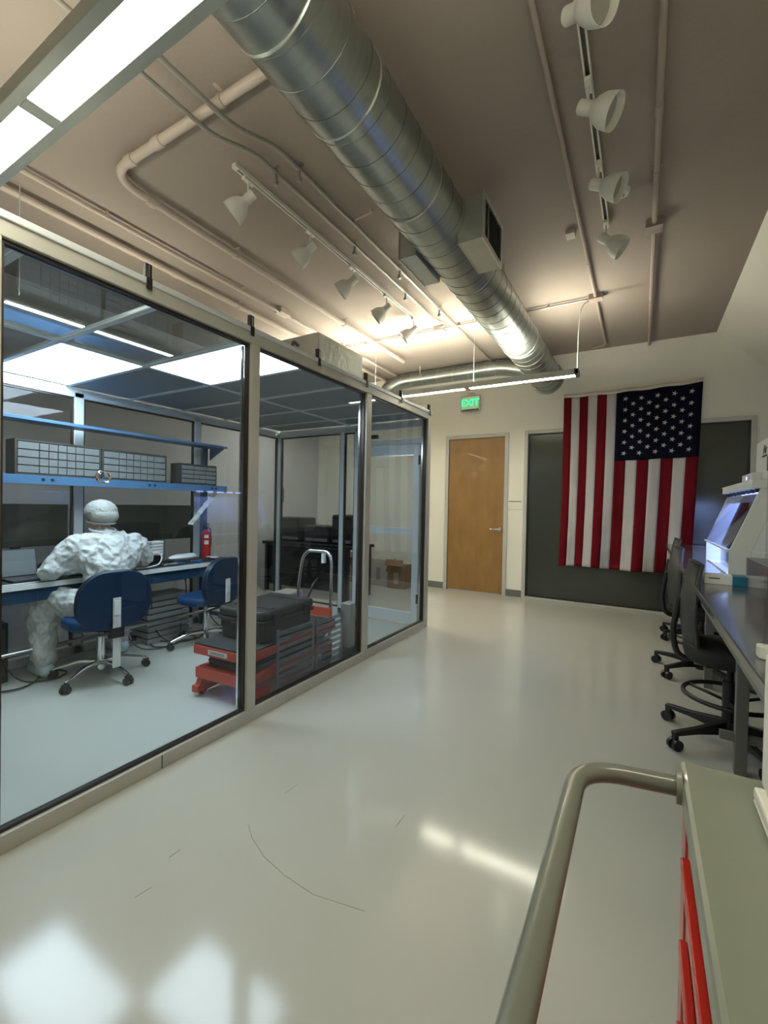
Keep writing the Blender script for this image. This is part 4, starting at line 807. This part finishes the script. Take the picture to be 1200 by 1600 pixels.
# contents of the hood
o = thing('clear_tray', 'clear plastic rack of glassware inside the glowing hood', 'rack', (.53, 3.62, BZR+.0095))
m = MB(); 
for (a, b) in (((0, 0, 0), (.30, .62, .006)), ((0, 0, .006), (.006, .62, .15)), ((.294, 0, .006), (.30, .62, .15)), ((.006, 0, .006), (.294, .006, .15)), ((.006, .614, .006), (.294, .62, .15))): m.box(a, b)
m.build('tray_body', 'plasticbag', o)
for k in range(12): x, y = .04+.07*(k % 4), .06+.22*(k//4)+.03*(k % 2); MB().lathe([(.02, .0065), (.022, .02), (.022, .09), (.012, .11), (.012, .13)], (x, y, 0), n=14).build('bottle', 'acryl' if k % 3 else 'bluetool', o, smooth=True)
o = thing('tool_bundle', 'dark cable and tongs lying inside the glowing hood', 'tools', (.50, 3.45, BZR+.0095)); MB().tube(fillet([(0, .02, .01), (.06, .10, .012), (.03, .15, .02), (.1, .13, .01)], .04), .007, 8).build('cord', 'cable', o, smooth=True); MB().tube([(.02, .08, .02), (.12, .02, .03)], .006, 8).build('tongs', 'steel', o, smooth=True)
o = thing('tubing_coil', 'grey coiled tubing hanging inside the hood behind the sash', 'tubing', (.78, 3.75, BZR+.0095)); pts = [(.03*sin(k*.31), .13*cos(k*.5), .17+.07*sin(k*.5)+.002*k) for k in range(26)]; MB().tube([(0, .13, 0)]+[(0, .13, .08)]+pts, .007, 8).build('tube', 'greyplas', o, smooth=True)
o = thing('glove_box', 'white and teal glove box on the bench in front of the hood', 'box', (.315, 3.10, BZR+.0005), -.08); B((0, -.06, 0), (.125, .06, .05)).build('box_body', 'whitecool', o, .002); B((.1255, -.06, 0), (.19, .06, .05)).build('teal_end', 'teal', o, .002)
B((.02, -.0615, .03), (.07, -.0603, .036)).build('print_line', 'darkgrey', o)
o = thing('clear_bin', 'crinkled clear plastic bin on the bench before the hood', 'bin', (.47, 2.45, BZR+.0005)); m = MB()
for (a, b) in (((0, 0, 0), (.35, .45, .006)), ((0, 0, .006), (.006, .45, .17)), ((.344, 0, .006), (.35, .45, .17)), ((.006, 0, .006), (.344, .006, .17)), ((.006, .444, .006), (.344, .45, .17))): m.box(a, b)
m.build('bin_body', 'plasticbag', o)
m = MB(); m.ball((.16, .2, .07), (.12, .16, .06), 14, 9); ob = m.build('crumpled_bag', 'plasticbag', o); dm = ob.modifiers.new('d', 'DISPLACE'); dm.texture = tx; dm.strength = .05
MB().lathe([(.03, .0065), (.03, .07), (.0, .071)], (.20, .10, 0), n=16).build('jar', 'purple', o, smooth=True)
o = thing('acrylic_shield', 'clear acrylic shield with white foam foot on the near bench end', 'shield', (.285, 1.58, BZR+.0005)); B((.012, .0, .035), (.75, .006, .62)).build('sheet', 'acryl', o, .001)
MB().prism(rrect(.11, .05, .012), (.055, .0, 0), (1,0,0), (0,1,0), (0,0,.034)).build('foam_foot', 'tray', o, .004)
# ------------------------------------------------------------------ tool cart in the foreground
CX0, CY1, CZ0 = .054, .75, .95
ct = thing('tool_cart', 'red tool cart with grey top and grey tubular push handle', 'tool cart', (CX0, CY1, 0), 0)
B((0, -1.6, CZ0-.035), (.60, 0, CZ0)).build('top_panel', 'cartgrey', ct, .006)
B((.018, -1.58, .12), (.58, -.02, CZ0-.0355)).build('cabinet', 'cartred', ct, .003)
z = CZ0-.06
for k, hgt in enumerate((.10, .10, .13, .13, .17)):
    dw = B((.006, -1.50, z-hgt+.008), (.0175, -.075, z)).build('drawer_front', 'cartred', ct, .002); B((-.004, -1.46, z-.022), (.0055, -.11, z-.006)).build('drawer_pull', 'cartred', dw, .002); z -= hgt
B((.004, -.068, .14), (.0175, -.022, CZ0-.04)).build('corner_strip', 'cartred', ct, .002)
MB().lathe([(0, 0), (.007, .001), (.006, .006), (0, .009)], (.0055, -.35, CZ0-.050), (-1, 0, 0), 14).build('lock', 'chrome', ct, smooth=True)
for x in (.06, .54):
    for y in (-1.52, -.08):
        MB().cyl((x-.015, y, .0505), (x+.015, y, .0505), .05, n=24).build('caster', 'black', ct, smooth=True); B((x-.022, y-.03, .06), (x+.022, y+.03, .1195)).build('caster_fork', 'steel', ct)
hr = .0125; hz = CZ0-.012
MB().tube(fillet([(.002, -.045, hz-.004), (-.122, -.075, hz), (-.122, -1.35, hz), (.002, -1.38, hz-.004)], .07, 10), hr, 20).build('push_handle', 'tube', ct, smooth=True)
MB().cyl((-.006, -.045, hz-.004), (.0, -.045, hz-.004), .022, n=20).build('handle_flange', 'cartgrey', ct, smooth=True)
o = thing('white_tray', 'white tray with brown lining on the grey cart top', 'tray', (.124, .35, CZ0+.0005)); m = MB(); m.box((0, 0, 0), (.30, .335, .006)); m.box((0, 0, .006), (.012, .335, .02)); m.box((.012, .27, .006), (.30, .335, .02)); m.box((.012, 0, .006), (.30, .012, .02)); m.box((.288, .012, .006), (.30, .27, .02)); m.build('tray_rim', 'tray', o, .003)
B((.013, .013, .0065), (.287, .269, .010)).build('lining', 'trayin', o); MB().tube([(.06, .2, .014), (.12, .23, .013), (.2, .2, .014)], .003, 6).build('wire', 'darkgrey', o)
o = thing('white_storage_box', 'tall white box edge on the cart at the right border of the view', 'box', (.141, .70, CZ0+.0005)); B((0, 0, 0), (.2, .035, .17)).build('box_body', 'white', o, .003); B((0, -.001, .1705), (.202, .036, .18)).build('lid', 'tray', o, .002)

# ------------------------------------------------------------------ floor wear
def unp(x, y):
    d = RX*(x-600)+DN*(y-800)+FW*689; t = -1.3/d.z; return (d.x*t, d.y*t)
SC = {'arc': [(-1.246+0, 0)]}
for path in ([(388, 1288), (394, 1310), (412, 1338), (445, 1368), (490, 1398), (570, 1424)], [(445, 1240), (464, 1226)], [(210, 1403), (237, 1386)], [(264, 1340), (282, 1328)], [(618, 1292), (632, 1274)]):
    # worn arcs, placed on the floor in metres
    scuff([unp(*p) for p in path], .0016)
